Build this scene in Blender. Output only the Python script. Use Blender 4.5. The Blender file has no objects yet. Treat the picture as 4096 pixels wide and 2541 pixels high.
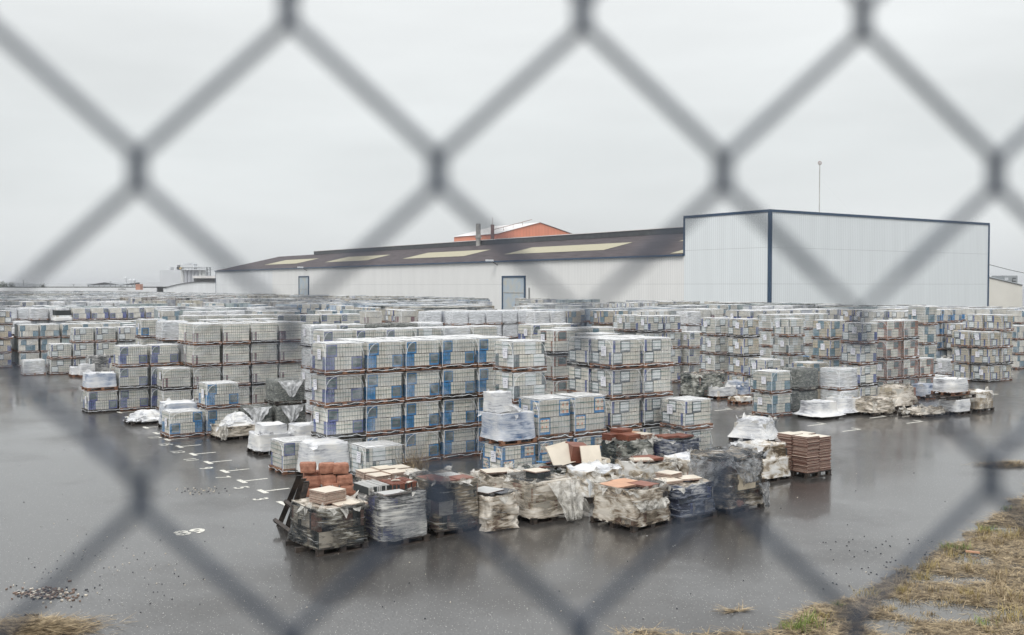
import bpy, math, random
import numpy as np
from mathutils import Vector, Matrix, noise
R = math.radians
sc = bpy.context.scene
col = sc.collection
# ------------------------------------------------------------------ camera, sky, sun, exposure
F, HY, CH = 4118.0, 1143.0, 5.0          # focal length and horizon in photo pixels, camera height in metres
cam_d = bpy.data.cameras.new('camera'); cam = bpy.data.objects.new('camera', cam_d); col.objects.link(cam)
cam_d.sensor_width = 36.0; cam_d.lens = F/4096*36
cam.location = (0, 0, CH); cam.rotation_euler = (R(90-1.774), 0, 0)
cam_d.clip_start = 0.02; cam_d.clip_end = 6000
cam_d.dof.use_dof = True; cam_d.dof.focus_distance = 33.0; cam_d.dof.aperture_fstop = 5.6
sc.camera = cam
w = bpy.data.worlds.new('World'); sc.world = w; w.use_nodes = True
nt = w.node_tree; nt.nodes.clear()
def N(t, **k):
    n = nt.nodes.new(t)
    for a, b in k.items(): setattr(n, a, b)
    return n
SUN_EL, SUN_AZ = 48, 200                 # behind the camera, a little to its left
sky = N('ShaderNodeTexSky', sky_type='NISHITA', sun_disc=False)
sky.sun_elevation = R(SUN_EL); sky.sun_rotation = R(SUN_AZ)
hs = N('ShaderNodeHueSaturation'); hs.inputs['Saturation'].default_value = .12; hs.inputs['Value'].default_value = 1.0
tc = N('ShaderNodeTexCoord'); sp = N('ShaderNodeSeparateXYZ')
rmp = N('ShaderNodeValToRGB')
e = rmp.color_ramp.elements
e[0].position = 0.0; e[0].color = (5.9, 6.15, 6.25, 1)
e[1].position = 1.0; e[1].color = (12.6, 12.8, 13.1, 1)
for p, c in ((.05, (6.15, 6.4, 6.45, 1)), (.13, (6.15, 6.45, 6.5, 1)), (.26, (7.1, 7.35, 7.4, 1)), (.5, (10, 10.2, 10.5, 1))):
    q = e.new(p); q.color = c
mpn = N('ShaderNodeMapping'); mpn.inputs['Scale'].default_value = (1.6, 1.6, 7)
nz = N('ShaderNodeTexNoise'); nz.inputs['Scale'].default_value = 1.3; nz.inputs['Detail'].default_value = 4
mr = N('ShaderNodeMapRange'); mr.inputs['From Min'].default_value = .3; mr.inputs['From Max'].default_value = .7
mr.inputs['To Min'].default_value = .9; mr.inputs['To Max'].default_value = 1.1
ml = N('ShaderNodeVectorMath', operation='SCALE')
mx = N('ShaderNodeMixRGB'); mx.inputs['Fac'].default_value = .93
bg = N('ShaderNodeBackground'); bg.inputs['Strength'].default_value = .124
wo = N('ShaderNodeOutputWorld')
L = nt.links.new
L(sky.outputs[0], hs.inputs['Color']); L(tc.outputs['Generated'], sp.inputs[0]); L(sp.outputs['Z'], rmp.inputs[0])
L(tc.outputs['Generated'], mpn.inputs[0]); L(mpn.outputs[0], nz.inputs['Vector']); L(nz.outputs[0], mr.inputs[0])
L(rmp.outputs[0], ml.inputs[0]); L(mr.outputs[0], ml.inputs['Scale'])
L(hs.outputs[0], mx.inputs[1]); L(ml.outputs[0], mx.inputs[2]); L(mx.outputs[0], bg.inputs[0]); L(bg.outputs[0], wo.inputs[0])
sd = bpy.data.lights.new('sun', 'SUN'); sd.energy = 1.5; sd.angle = R(25); sd.color = (1, .97, .93)
so = bpy.data.objects.new('sun', sd); col.objects.link(so)
_d = Vector((math.sin(R(SUN_AZ))*math.cos(R(SUN_EL)), math.cos(R(SUN_AZ))*math.cos(R(SUN_EL)), math.sin(R(SUN_EL))))
so.rotation_euler = _d.to_track_quat('Z', 'Y').to_euler()
sc.view_settings.view_transform = 'Standard'; sc.view_settings.look = 'None'
sc.view_settings.exposure = 0.0; sc.view_settings.gamma = 1.0
sc.cycles.transparent_max_bounces = 14; sc.cycles.max_bounces = 6; sc.cycles.sample_clamp_indirect = 6

# ------------------------------------------------------------------ helpers
TH = R(35); AV = Vector((-math.sin(TH), math.cos(TH), 0)); BV = Vector((math.cos(TH), math.sin(TH), 0))
def G(x, y, z=0.0):
    """photo pixel on the horizontal plane z -> world point"""
    Y = (CH-z)*F/(y-HY); return Vector(((x-2048)/F*Y, Y, z))
def PX(x, Y, z=0.0): return Vector(((x-2048)/F*Y, Y, z))
def ZY(y, Y): return CH-(y-HY)*Y/F
def AB(p): return p.x*AV.x+p.y*AV.y, p.x*BV.x+p.y*BV.y
def tag(o, label=None, cat=None, group=None, kind=None):
    if label: o['label'] = label
    if cat: o['category'] = cat
    if group: o['group'] = group
    if kind: o['kind'] = kind
    return o
def empty(name, loc, rz=0.0):
    o = bpy.data.objects.new(name, None); col.objects.link(o); o.location = loc; o.rotation_euler = (0, 0, rz)
    o.empty_display_size = .2
    return o
class MB:
    def __init__(s): s.v = []; s.f = []; s.m = []; s.mats = []; s.uv = None
    def mi(s, mat):
        if mat not in s.mats: s.mats.append(mat)
        return s.mats.index(mat)
    def box(s, x0, y0, z0, x1, y1, z1, mat, M=None):
        b = len(s.v); P = [(x0,y0,z0),(x1,y0,z0),(x1,y1,z0),(x0,y1,z0),(x0,y0,z1),(x1,y0,z1),(x1,y1,z1),(x0,y1,z1)]
        if M is not None: P = [tuple(M @ Vector(p)) for p in P]
        s.v += P; k = s.mi(mat)
        for f in ((0,3,2,1),(4,5,6,7),(0,1,5,4),(1,2,6,5),(2,3,7,6),(3,0,4,7)):
            s.f.append(tuple(b+i for i in f)); s.m.append(k)
        return s
    def cyl(s, c, r, z0, z1, mat, n=12, r2=None):
        b = len(s.v); r2 = r if r2 is None else r2; k = s.mi(mat)
        for z, q in ((z0, r), (z1, r2)):
            for i in range(n): s.v.append((c[0]+q*math.cos(2*math.pi*i/n), c[1]+q*math.sin(2*math.pi*i/n), z))
        for i in range(n): s.f.append((b+i, b+(i+1)%n, b+n+(i+1)%n, b+n+i)); s.m.append(k)
        s.f.append(tuple(b+n+i for i in range(n))); s.m.append(k)
        s.f.append(tuple(b+n-1-i for i in range(n))); s.m.append(k)
        return s
    def tube(s, pts, r, mat, n=6):
        rs = r if isinstance(r, list) else [r]*len(pts)
        b = len(s.v); k = s.mi(mat); pts = [Vector(p) for p in pts]; m = len(pts)
        for i, p in enumerate(pts):
            t = (pts[min(i+1, m-1)]-pts[max(i-1, 0)]).normalized()
            u = t.cross(Vector((0, 1, 0)) if abs(t.y) < .9 else Vector((1, 0, 0))).normalized(); q = t.cross(u)
            for j in range(n):
                a = 2*math.pi*j/n; s.v.append(tuple(p+u*math.cos(a)*rs[i]+q*math.sin(a)*rs[i]))
        for i in range(m-1):
            for j in range(n):
                s.f.append((b+i*n+j, b+i*n+(j+1)%n, b+(i+1)*n+(j+1)%n, b+(i+1)*n+j)); s.m.append(k)
        s.f.append(tuple(b+n-1-j for j in range(n))); s.m.append(k)
        s.f.append(tuple(b+(m-1)*n+j for j in range(n))); s.m.append(k)
        return s
    def poly(s, P, mat, flip=False):
        b = len(s.v); s.v += [tuple(p) for p in P]; ix = list(range(b, b+len(P)))
        s.f.append(tuple(ix[::-1] if flip else ix)); s.m.append(s.mi(mat)); return s
    def mesh(s, name, smooth=False):
        me = bpy.data.meshes.new(name); me.from_pydata(s.v, [], s.f)
        for q in s.mats: me.materials.append(q)
        me.polygons.foreach_set('material_index', s.m)
        if smooth: me.polygons.foreach_set('use_smooth', [True]*len(me.polygons))
        me.update(); return me
    def build(s, name, parent=None, smooth=False, loc=None, rz=None):
        o = bpy.data.objects.new(name, s.mesh(name, smooth)); col.objects.link(o)
        if parent is not None: o.parent = parent
        if loc is not None: o.location = loc
        if rz is not None: o.rotation_euler = (0, 0, rz)
        return o
def link(name, me, parent=None, loc=(0, 0, 0), rot=(0, 0, 0)):
    o = bpy.data.objects.new(name, me); col.objects.link(o); o.parent = parent; o.location = loc; o.rotation_euler = rot; return o

# ------------------------------------------------------------------ materials
def newmat(name):
    m = bpy.data.materials.new(name); m.use_nodes = True
    t = m.node_tree; return m, t, t.nodes['Principled BSDF'], t.nodes, t.links.new
def mat(name, c, rough=.6, var=.12, scale=6.0, c2=None, rnd=.0, stretch=(1, 1, 1), bump=0.0, spec=.5, metal=0.0, lo=.35, hi=.65, detail=5):
    m, t, b, ns, ln = newmat(name)
    tcn = ns.new('ShaderNodeTexCoord'); mp = ns.new('ShaderNodeMapping'); mp.inputs['Scale'].default_value = stretch
    nn = ns.new('ShaderNodeTexNoise'); nn.inputs['Scale'].default_value = scale; nn.inputs['Detail'].default_value = detail
    ln(tcn.outputs['Object'], mp.inputs[0])
    oi = ns.new('ShaderNodeObjectInfo'); ad = ns.new('ShaderNodeVectorMath'); ad.operation = 'ADD'
    cb = ns.new('ShaderNodeCombineXYZ'); mu = ns.new('ShaderNodeMath'); mu.operation = 'MULTIPLY'; mu.inputs[1].default_value = 37.0
    ln(oi.outputs['Random'], mu.inputs[0])
    for i in range(3): ln(mu.outputs[0], cb.inputs[i])
    ln(mp.outputs[0], ad.inputs[0]); ln(cb.outputs[0], ad.inputs[1]); ln(ad.outputs[0], nn.inputs['Vector'])
    rp = ns.new('ShaderNodeValToRGB'); el = rp.color_ramp.elements
    el[0].position = lo; el[1].position = hi
    if c2 is None:
        el[0].color = tuple(x*(1-var) for x in c)+(1,); el[1].color = tuple(min(1, x*(1+var)) for x in c)+(1,)
    else: el[0].color = tuple(c)+(1,); el[1].color = tuple(c2)+(1,)
    ln(nn.outputs[0], rp.inputs[0]); out = rp.outputs[0]
    if rnd:
        mr_ = ns.new('ShaderNodeMapRange'); mr_.inputs['To Min'].default_value = 1-rnd; mr_.inputs['To Max'].default_value = 1+rnd
        sc_ = ns.new('ShaderNodeVectorMath'); sc_.operation = 'SCALE'
        ln(oi.outputs['Random'], mr_.inputs[0]); ln(out, sc_.inputs[0]); ln(mr_.outputs[0], sc_.inputs['Scale']); out = sc_.outputs[0]
    ln(out, b.inputs['Base Color']); b.inputs['Roughness'].default_value = rough
    b.inputs['Specular IOR Level'].default_value = spec; b.inputs['Metallic'].default_value = metal
    if bump:
        bp = ns.new('ShaderNodeBump'); bp.inputs['Strength'].default_value = bump; bp.inputs['Distance'].default_value = .02
        ln(nn.outputs[0], bp.inputs['Height']); ln(bp.outputs[0], b.inputs['Normal'])
    return m
def film_mat(name, c, a0, a1, scale=3.0, stretch=(1, 1, 3), rough=.25, dist=2.0, lo=.4, hi=.68):
    m, t, b, ns, ln = newmat(name)
    tcn = ns.new('ShaderNodeTexCoord'); mp = ns.new('ShaderNodeMapping'); mp.inputs['Scale'].default_value = stretch
    oi = ns.new('ShaderNodeObjectInfo'); ad = ns.new('ShaderNodeVectorMath'); ad.operation = 'ADD'
    cb = ns.new('ShaderNodeCombineXYZ'); mu = ns.new('ShaderNodeMath'); mu.operation = 'MULTIPLY'; mu.inputs[1].default_value = 53.0
    ln(oi.outputs['Random'], mu.inputs[0])
    for i in range(3): ln(mu.outputs[0], cb.inputs[i])
    nn = ns.new('ShaderNodeTexNoise'); nn.inputs['Scale'].default_value = scale; nn.inputs['Detail'].default_value = 6
    nn.inputs['Distortion'].default_value = dist; nn.inputs['Roughness'].default_value = .62
    ln(tcn.outputs['Object'], mp.inputs[0]); ln(mp.outputs[0], ad.inputs[0]); ln(cb.outputs[0], ad.inputs[1]); ln(ad.outputs[0], nn.inputs['Vector'])
    mr_ = ns.new('ShaderNodeMapRange'); mr_.inputs['From Min'].default_value = lo; mr_.inputs['From Max'].default_value = hi
    mr_.inputs['To Min'].default_value = a0; mr_.inputs['To Max'].default_value = a1
    ln(nn.outputs[0], mr_.inputs[0]); ln(mr_.outputs[0], b.inputs['Alpha'])
    b.inputs['Base Color'].default_value = tuple(c)+(1,); b.inputs['Roughness'].default_value = rough
    bp = ns.new('ShaderNodeBump'); bp.inputs['Strength'].default_value = .5; bp.inputs['Distance'].default_value = .03
    ln(nn.outputs[0], bp.inputs['Height']); ln(bp.outputs[0], b.inputs['Normal'])
    return m
M = {}
M['cream'] = mat('carton_cream', (.60, .575, .515), .75, .14, 3, rnd=.16)
M['tan'] = mat('carton_tan', (.52, .45, .34), .75, .12, 9, rnd=.1)
M['blue'] = mat('carton_blue', (.03, .18, .40), .5, .2, 9)
M['navy'] = mat('carton_navy', (.10, .12, .28), .5, .2, 9, rnd=.15)
M['teal'] = mat('carton_teal', (.14, .22, .27), .5, .2, 9)
M['maroon'] = mat('carton_maroon', (.20, .12, .13), .6, .2, 9)
M['grey'] = mat('carton_greypanel', (.13, .15, .16), .4, .3, 7)
M['white'] = mat('carton_white', (.68, .70, .70), .5, .1, 9)
M['gap'] = mat('carton_gap', (.035, .04, .04), .9, .1)
M['brown'] = mat('carton_brown', (.30, .17, .13), .7, .25, 9)
M['moss'] = mat('carton_dark', (.035, .045, .045), .6, c2=(.11, .125, .12), scale=6, rnd=.1)
M['paper'] = mat('paper_label', (.80, .80, .84), .6, .05)
M['ink'] = mat('label_ink', (.10, .11, .2), .6, .05)
M['strap'] = mat('strap_green', (.02, .13, .11), .4, .1)
M['wood'] = mat('pallet_wood', (.10, .042, .026), .6, c2=(.27, .14, .08), scale=5, stretch=(1, 1, 4), rnd=.25)
M['darkwood'] = mat('wet_wood', (.012, .010, .009), .5, c2=(.06, .045, .035), scale=8, bump=.4)
M['film'] = film_mat('clear_film', (.74, .78, .81), .03, .42, 1.3, (1, 1, 1.3), dist=1.5, lo=.42, hi=.75)
M['film_top'] = film_mat('film_top', (.86, .86, .85), .62, 1.0, 4, (1, 1, 1))
M['film_edge'] = mat('film_edge', (.80, .82, .84), .3, .05)
M['film_thick'] = film_mat('stretch_film', (.80, .82, .85), .35, .95, 2.2, (1, 1, 9), dist=1.2)
M['film_dirty'] = film_mat('dirty_film', (.40, .41, .38), .10, .75, 3.5, (1, 1, 3), rough=.35)
M['sheet'] = film_mat('loose_film', (.62, .60, .55), .35, .9, 3.0, (1, 1, 1), dist=3)
M['sheet_w'] = film_mat('loose_white_film', (.82, .83, .84), .5, 1.0, 3.0, (1, 1, 1), dist=3)
M['sheet_d'] = film_mat('loose_grey_film', (.30, .31, .32), .35, .85, 3.0, (1, 1, 1), dist=3)
M['tile'] = mat('tile_cream', (.70, .63, .52), .35, .07, 3, rnd=.08)
M['tileedge'] = mat('tile_edge', (.24, .14, .11), .7, .4, 18)
M['tilered'] = mat('tile_red', (.22, .08, .05), .4, .2, 5, rnd=.15)
M['tileor'] = mat('tile_orange', (.55, .31, .19), .5, .12, 4)
M['tilegrey'] = mat('tile_grey', (.50, .50, .48), .35, .08, 4)
M['slate'] = mat('tile_slate', (.05, .055, .065), .25, .2, 4)
M['brick'] = mat('red_block', (.27, .115, .07), .8, c2=(.42, .20, .13), scale=11, bump=.5)
M['bluesheet'] = mat('blue_sheet', (.05, .25, .55), .35, .2, 4)
def azulejo():
    m, t, b, ns, ln = newmat('patterned_carton')
    tcn = ns.new('ShaderNodeTexCoord'); ge = ns.new('ShaderNodeVectorMath'); ge.operation = 'SCALE'; ge.inputs['Scale'].default_value = 1
    vo = ns.new('ShaderNodeTexVoronoi'); vo.inputs['Scale'].default_value = 12; vo.feature = 'DISTANCE_TO_EDGE'; vo.inputs['Randomness'].default_value = .35
    v2 = ns.new('ShaderNodeTexVoronoi'); v2.inputs['Scale'].default_value = 7; v2.inputs['Randomness'].default_value = 0
    r1 = ns.new('ShaderNodeValToRGB'); r1.color_ramp.interpolation = 'CONSTANT'
    r1.color_ramp.elements[0].color = (.22, .26, .34, 1); r1.color_ramp.elements[1].color = (.70, .63, .52, 1); r1.color_ramp.elements[1].position = .035
    r2 = ns.new('ShaderNodeValToRGB'); r2.color_ramp.interpolation = 'CONSTANT'
    r2.color_ramp.elements[0].color = (1, 1, 1, 1); r2.color_ramp.elements[1].color = (0, 0, 0, 1); r2.color_ramp.elements[1].position = .33
    mxn = ns.new('ShaderNodeMixRGB'); mxn.inputs[2].default_value = (.62, .30, .20, 1)
    ln(tcn.outputs['Object'], vo.inputs['Vector']); ln(tcn.outputs['Object'], v2.inputs['Vector'])
    ln(vo.outputs['Distance'], r1.inputs[0]); ln(v2.outputs['Distance'], r2.inputs[0])
    ln(r2.outputs[0], mxn.inputs[0]); ln(r1.outputs[0], mxn.inputs[1]); ln(mxn.outputs[0], b.inputs['Base Color'])
    b.inputs['Roughness'].default_value = .5
    return m
M['azul'] = azulejo()
def wrapmat(name, cols, scale=2.4, stretch=(1, 1, 7), rough=.24, rotx=0.0, bump=.6, r0=.50, r1=.69):
    """weathered stretch film: streaks of film over what it holds, with painted highlights"""
    m, t, b, ns, ln = newmat(name)
    tcn = ns.new('ShaderNodeTexCoord'); mp = ns.new('ShaderNodeMapping'); mp.inputs['Scale'].default_value = stretch; mp.inputs['Rotation'].default_value = (rotx, rotx*.6, 0)
    oi = ns.new('ShaderNodeObjectInfo'); ad = ns.new('ShaderNodeVectorMath'); ad.operation = 'ADD'
    cb = ns.new('ShaderNodeCombineXYZ'); mu = ns.new('ShaderNodeMath'); mu.operation = 'MULTIPLY'; mu.inputs[1].default_value = 91.0
    ln(oi.outputs['Random'], mu.inputs[0])
    for i in range(3): ln(mu.outputs[0], cb.inputs[i])
    nn = ns.new('ShaderNodeTexNoise'); nn.inputs['Scale'].default_value = scale; nn.inputs['Detail'].default_value = 8
    nn.inputs['Roughness'].default_value = .68; nn.inputs['Distortion'].default_value = .8
    n2 = ns.new('ShaderNodeTexNoise'); n2.inputs['Scale'].default_value = 1.6; n2.inputs['Detail'].default_value = 3
    ln(tcn.outputs['Object'], mp.inputs[0]); ln(mp.outputs[0], ad.inputs[0]); ln(cb.outputs[0], ad.inputs[1]); ln(ad.outputs[0], nn.inputs['Vector'])
    a2 = ns.new('ShaderNodeVectorMath'); a2.operation = 'ADD'; ln(tcn.outputs['Object'], a2.inputs[0]); ln(cb.outputs[0], a2.inputs[1]); ln(a2.outputs[0], n2.inputs['Vector'])
    s1 = ns.new('ShaderNodeMath'); s1.operation = 'MULTIPLY_ADD'; s1.inputs[1].default_value = .55
    ln(n2.outputs[0], s1.inputs[0]); s0 = ns.new('ShaderNodeMath'); s0.operation = 'MULTIPLY'; s0.inputs[1].default_value = .62
    ln(nn.outputs[0], s0.inputs[0]); ln(s0.outputs[0], s1.inputs[2])
    rp = ns.new('ShaderNodeValToRGB'); el = rp.color_ramp.elements
    n = len(cols); el[0].position = r0; el[0].color = tuple(cols[0])+(1,); el[1].position = r1; el[1].color = tuple(cols[-1])+(1,)
    for i in range(1, n-1):
        q = el.new(r0+(r1-r0)*i/(n-1)); q.color = tuple(cols[i])+(1,)
    mp3 = ns.new('ShaderNodeMapping'); mp3.inputs['Scale'].default_value = (.7, .7, 16); mp3.inputs['Rotation'].default_value = (.18, .12, 0)
    n3 = ns.new('ShaderNodeTexNoise'); n3.inputs['Scale'].default_value = 3.2; n3.inputs['Detail'].default_value = 3; n3.inputs['Distortion'].default_value = .5
    ln(ad.outputs[0], mp3.inputs[0]); ln(tcn.outputs['Object'], mp3.inputs[0]); ln(mp3.outputs[0], n3.inputs['Vector'])
    lr = ns.new('ShaderNodeMapRange'); lr.inputs['From Min'].default_value = .62; lr.inputs['From Max'].default_value = .70; lr.inputs['To Max'].default_value = .7; ln(n3.outputs[0], lr.inputs[0])
    mw = ns.new('ShaderNodeMixRGB'); mw.inputs[2].default_value = (.72, .73, .73, 1); ln(lr.outputs[0], mw.inputs[0])  # sharp film highlights put into the colour as thin pale lines
    ln(s1.outputs[0], rp.inputs[0]); ln(rp.outputs[0], mw.inputs[1]); ln(mw.outputs[0], b.inputs['Base Color']); b.inputs['Roughness'].default_value = rough
    am = ns.new('ShaderNodeMapRange'); am.inputs['From Min'].default_value = r0; am.inputs['From Max'].default_value = (r0+r1)/2; am.inputs['To Min'].default_value = .34; am.inputs['To Max'].default_value = .97
    ln(s1.outputs[0], am.inputs[0]); mxx = ns.new('ShaderNodeMath'); mxx.operation = 'MAXIMUM'; ln(am.outputs[0], mxx.inputs[0]); ln(lr.outputs[0], mxx.inputs[1]); ln(mxx.outputs[0], b.inputs['Alpha'])
    bp = ns.new('ShaderNodeBump'); bp.inputs['Strength'].default_value = bump; bp.inputs['Distance'].default_value = .03
    ln(nn.outputs[0], bp.inputs['Height']); ln(bp.outputs[0], b.inputs['Normal'])
    return m
W = {
 'white': wrapmat('wrap_white', [(.26, .27, .30), (.46, .47, .50), (.64, .65, .66), (.76, .75, .72)], 2.2, (1, 1, 9), r0=.38, r1=.66, bump=.3),
 'blue': wrapmat('wrap_bluish', [(.10, .18, .36), (.36, .42, .54), (.56, .59, .64), (.74, .75, .76)], 1.8, (1, 1, 7), r0=.40, r1=.70, bump=.3),
 'grey': wrapmat('wrap_grey', [(.11, .11, .11), (.26, .26, .26), (.44, .44, .42), (.68, .66, .61)], 2.6, (1, 1, 9)),
 'black': wrapmat('wrap_black', [(.012, .014, .016), (.035, .038, .040), (.10, .085, .06), (.34, .33, .29), (.5, .49, .45)], 2.8, (1, 1, 7), rotx=.25, r0=.52, r1=.74),
 'dark': wrapmat('wrap_dark', [(.02, .022, .025), (.10, .10, .095), (.20, .16, .11), (.46, .43, .38)], 2.6, (1, 1, 8)),
 'beige': wrapmat('wrap_beige', [(.20, .165, .12), (.40, .35, .28), (.57, .51, .43), (.70, .65, .57)], 2.4, (1, 1, 6)),
 'brownish': wrapmat('wrap_brownish', [(.08, .06, .045), (.27, .215, .155), (.47, .42, .35), (.68, .63, .55)], 2.3, (1, 1, 3.5), rotx=-.3),
 'moss': wrapmat('wrap_moss', [(.03, .04, .04), (.10, .115, .105), (.22, .22, .19), (.42, .42, .38)], 4, (1, 1, 3)),
 'navy': wrapmat('wrap_navy', [(.03, .035, .07), (.10, .12, .17), (.26, .27, .30), (.52, .52, .50)], 2.6, (1, 1, 6)),
 'stain': wrapmat('wrap_stained', [(.22, .14, .06), (.55, .48, .38), (.70, .69, .66), (.80, .79, .76)], 2.0, (1, 1, 2.2)),
}

# ------------------------------------------------------------------ ground
def asphalt():
    m, t, b, ns, ln = newmat('wet_asphalt')
    ge = ns.new('ShaderNodeNewGeometry')
    n1 = ns.new('ShaderNodeTexNoise'); n1.inputs['Scale'].default_value = 28; n1.inputs['Detail'].default_value = 6; n1.inputs['Roughness'].default_value = .7
    n2 = ns.new('ShaderNodeTexNoise'); n2.inputs['Scale'].default_value = .22; n2.inputs['Detail'].default_value = 6; n2.inputs['Roughness'].default_value = .6
    n3 = ns.new('ShaderNodeTexNoise'); n3.inputs['Scale'].default_value = 9; n3.inputs['Detail'].default_value = 3
    for n in (n1, n2, n3): ln(ge.outputs['Position'], n.inputs['Vector'])
    rp = ns.new('ShaderNodeValToRGB'); el = rp.color_ramp.elements
    el[0].position = .3; el[0].color = (.020, .019, .018, 1); el[1].position = .72; el[1].color = (.078, .073, .067, 1)
    ln(n1.outputs[0], rp.inputs[0])
    vo = ns.new('ShaderNodeTexVoronoi'); vo.inputs['Scale'].default_value = 24; ln(ge.outputs['Position'], vo.inputs['Vector'])
    lt = ns.new('ShaderNodeMath'); lt.operation = 'LESS_THAN'; lt.inputs[1].default_value = .17; ln(vo.outputs['Distance'], lt.inputs[0])
    gt = ns.new('ShaderNodeSeparateColor'); ln(vo.outputs['Color'], gt.inputs[0])
    g2 = ns.new('ShaderNodeMath'); g2.operation = 'GREATER_THAN'; g2.inputs[1].default_value = .55; ln(gt.outputs[0], g2.inputs[0])
    m2 = ns.new('ShaderNodeMath'); m2.operation = 'MULTIPLY'; ln(lt.outputs[0], m2.inputs[0]); ln(g2.outputs[0], m2.inputs[1])
    mxn = ns.new('ShaderNodeMixRGB'); mxn.inputs[2].default_value = (.5, .48, .44, 1)
    ln(m2.outputs[0], mxn.inputs[0]); ln(rp.outputs[0], mxn.inputs[1]); ln(mxn.outputs[0], b.inputs['Base Color'])
    mr_ = ns.new('ShaderNodeMapRange'); mr_.inputs['From Min'].default_value = .35; mr_.inputs['From Max'].default_value = .65
    mr_.inputs['To Min'].default_value = .04; mr_.inputs['To Max'].default_value = .17
    ln(n2.outputs[0], mr_.inputs[0]); ln(mr_.outputs[0], b.inputs['Coat Roughness']); 
    cw = ns.new('ShaderNodeTexNoise'); cw.inputs['Scale'].default_value = .13; cw.inputs['Detail'].default_value = 7; cw.inputs['Roughness'].default_value = .62; ln(ge.outputs['Position'], cw.inputs['Vector'])
    cm = ns.new('ShaderNodeMapRange'); cm.inputs['From Min'].default_value = .40; cm.inputs['From Max'].default_value = .53; cm.inputs['To Min'].default_value = .38; cm.inputs['To Max'].default_value = 1.0
    ln(cw.outputs[0], cm.inputs[0])
    fg = ns.new('ShaderNodeMapRange'); fg.inputs['From Min'].default_value = .38; fg.inputs['From Max'].default_value = .6; fg.inputs['To Min'].default_value = .35; fg.inputs['To Max'].default_value = 1.0; ln(n1.outputs[0], fg.inputs[0])
    cmm = ns.new('ShaderNodeMath'); cmm.operation = 'MULTIPLY'; ln(cm.outputs[0], cmm.inputs[0]); ln(fg.outputs[0], cmm.inputs[1]); ln(cmm.outputs[0], b.inputs['Coat Weight'])
    b.inputs['Coat IOR'].default_value = 1.5; b.inputs['Roughness'].default_value = .32
    bs = ns.new('ShaderNodeMapRange'); bs.inputs['From Min'].default_value = .42; bs.inputs['From Max'].default_value = .6
    bs.inputs['To Min'].default_value = .01; bs.inputs['To Max'].default_value = .08
    ln(n2.outputs[0], bs.inputs[0])
    bp = ns.new('ShaderNodeBump'); bp.inputs['Distance'].default_value = .01
    ln(bs.outputs[0], bp.inputs['Strength']); ln(n1.outputs[0], bp.inputs['Height'])
    b2 = ns.new('ShaderNodeBump'); b2.inputs['Distance'].default_value = .008; b2.inputs['Strength'].default_value = .035
    ln(n3.outputs[0], b2.inputs['Height']); ln(bp.outputs[0], b2.inputs['Normal'])
    ln(b2.outputs[0], b.inputs['Normal']); ln(b2.outputs[0], b.inputs['Coat Normal']); b.inputs['IOR'].default_value = 1.38
    return m
M['asphalt'] = asphalt()
g = MB(); g.poly([(-2500, -60, 0), (2500, -60, 0), (2500, 4500, 0), (-2500, 4500, 0)], M['asphalt'])
tag(g.build('ground'), 'wet grey asphalt yard with reflections of the stacked pallets', 'ground', kind='structure')

# painted bay marks and numbers
M['paint'] = mat('road_paint', (.16, .16, .15), .5, c2=(.74, .72, .64), scale=28, lo=.36, hi=.46)
def strip(mb, p, d, l, wd, z=.004):
    d = d.normalized(); n = Vector((-d.y, d.x, 0))*wd/2
    P = [p-n, p+d*l-n, p+d*l+n, p+n]; mb.poly([(q.x, q.y, z) for q in P], M['paint'])
def text_mesh(txt, size, extr=0.0, bold=.022):
    cu = bpy.data.curves.new('txt', 'FONT'); cu.body = txt; cu.size = size; cu.align_x = 'CENTER'; cu.align_y = 'CENTER'; cu.extrude = extr; cu.offset = bold*size
    o = bpy.data.objects.new('txt', cu); col.objects.link(o); bpy.context.view_layer.update()
    me = bpy.data.meshes.new_from_object(o.evaluated_get(bpy.context.evaluated_depsgraph_get()))
    bpy.data.objects.remove(o); return me
marks = [(1125, 2019), (1045, 1971), (962, 1930), (893, 1890), (827, 1854), (767, 1821), (712, 1790), (664, 1762), (620, 1736), (577, 1713), (540, 1691), (506, 1671), (473, 1652)]
mk = MB()
for x, y in marks:
    p = G(x, y); strip(mk, p-AV*.26, AV, .52, .13); strip(mk, p+BV*.065, BV, .62, .085)
rm = [(3271, 1702), (3412, 1724), (3517, 1671), (3665, 1692), (3882, 1515), (3975, 1581), (2896, 1642), (2996, 1664), (3870, 1570), (4040, 1500)]
for i, (x, y) in enumerate(rm):
    p = G(x, y); strip(mk, p-BV*.5, BV, 1.0, .09); strip(mk, p+BV*.5+AV*.09, AV, .3, .09)
tag(mk.build('road_markings'), 'worn white T-shaped bay marks painted on the wet asphalt', 'road markings', kind='structure')
def ground_text(txt, x, y, size, up, sx=1.0):
    me = text_mesh(txt, size); me.materials.clear(); me.materials.append(M['paint'])
    right = Vector((up.y, -up.x, 0)); p = G(x, y)
    Mx = Matrix(((right.x*sx, up.x, 0, p.x), (right.y*sx, up.y, 0, p.y), (0, 0, 1, .005), (0, 0, 0, 1)))
    me.transform(Mx); o = bpy.data.objects.new('painted_number', me); col.objects.link(o)
    tag(o, f'painted number {txt} on the wet asphalt of the yard', 'painted number', kind='structure'); return o
for t_, x, y in (('3', 1034, 2002), ('5', 957, 1956), ('7', 883, 1914), ('9', 816.6, 1877), ('11', 755, 1843), ('13', 702, 1811), ('15', 654, 1781), ('17', 610, 1753)):
    ground_text(t_, x, y, .5, BV)
_o = ground_text('89', 753, 2136, .56, AV, 1.15)

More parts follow.
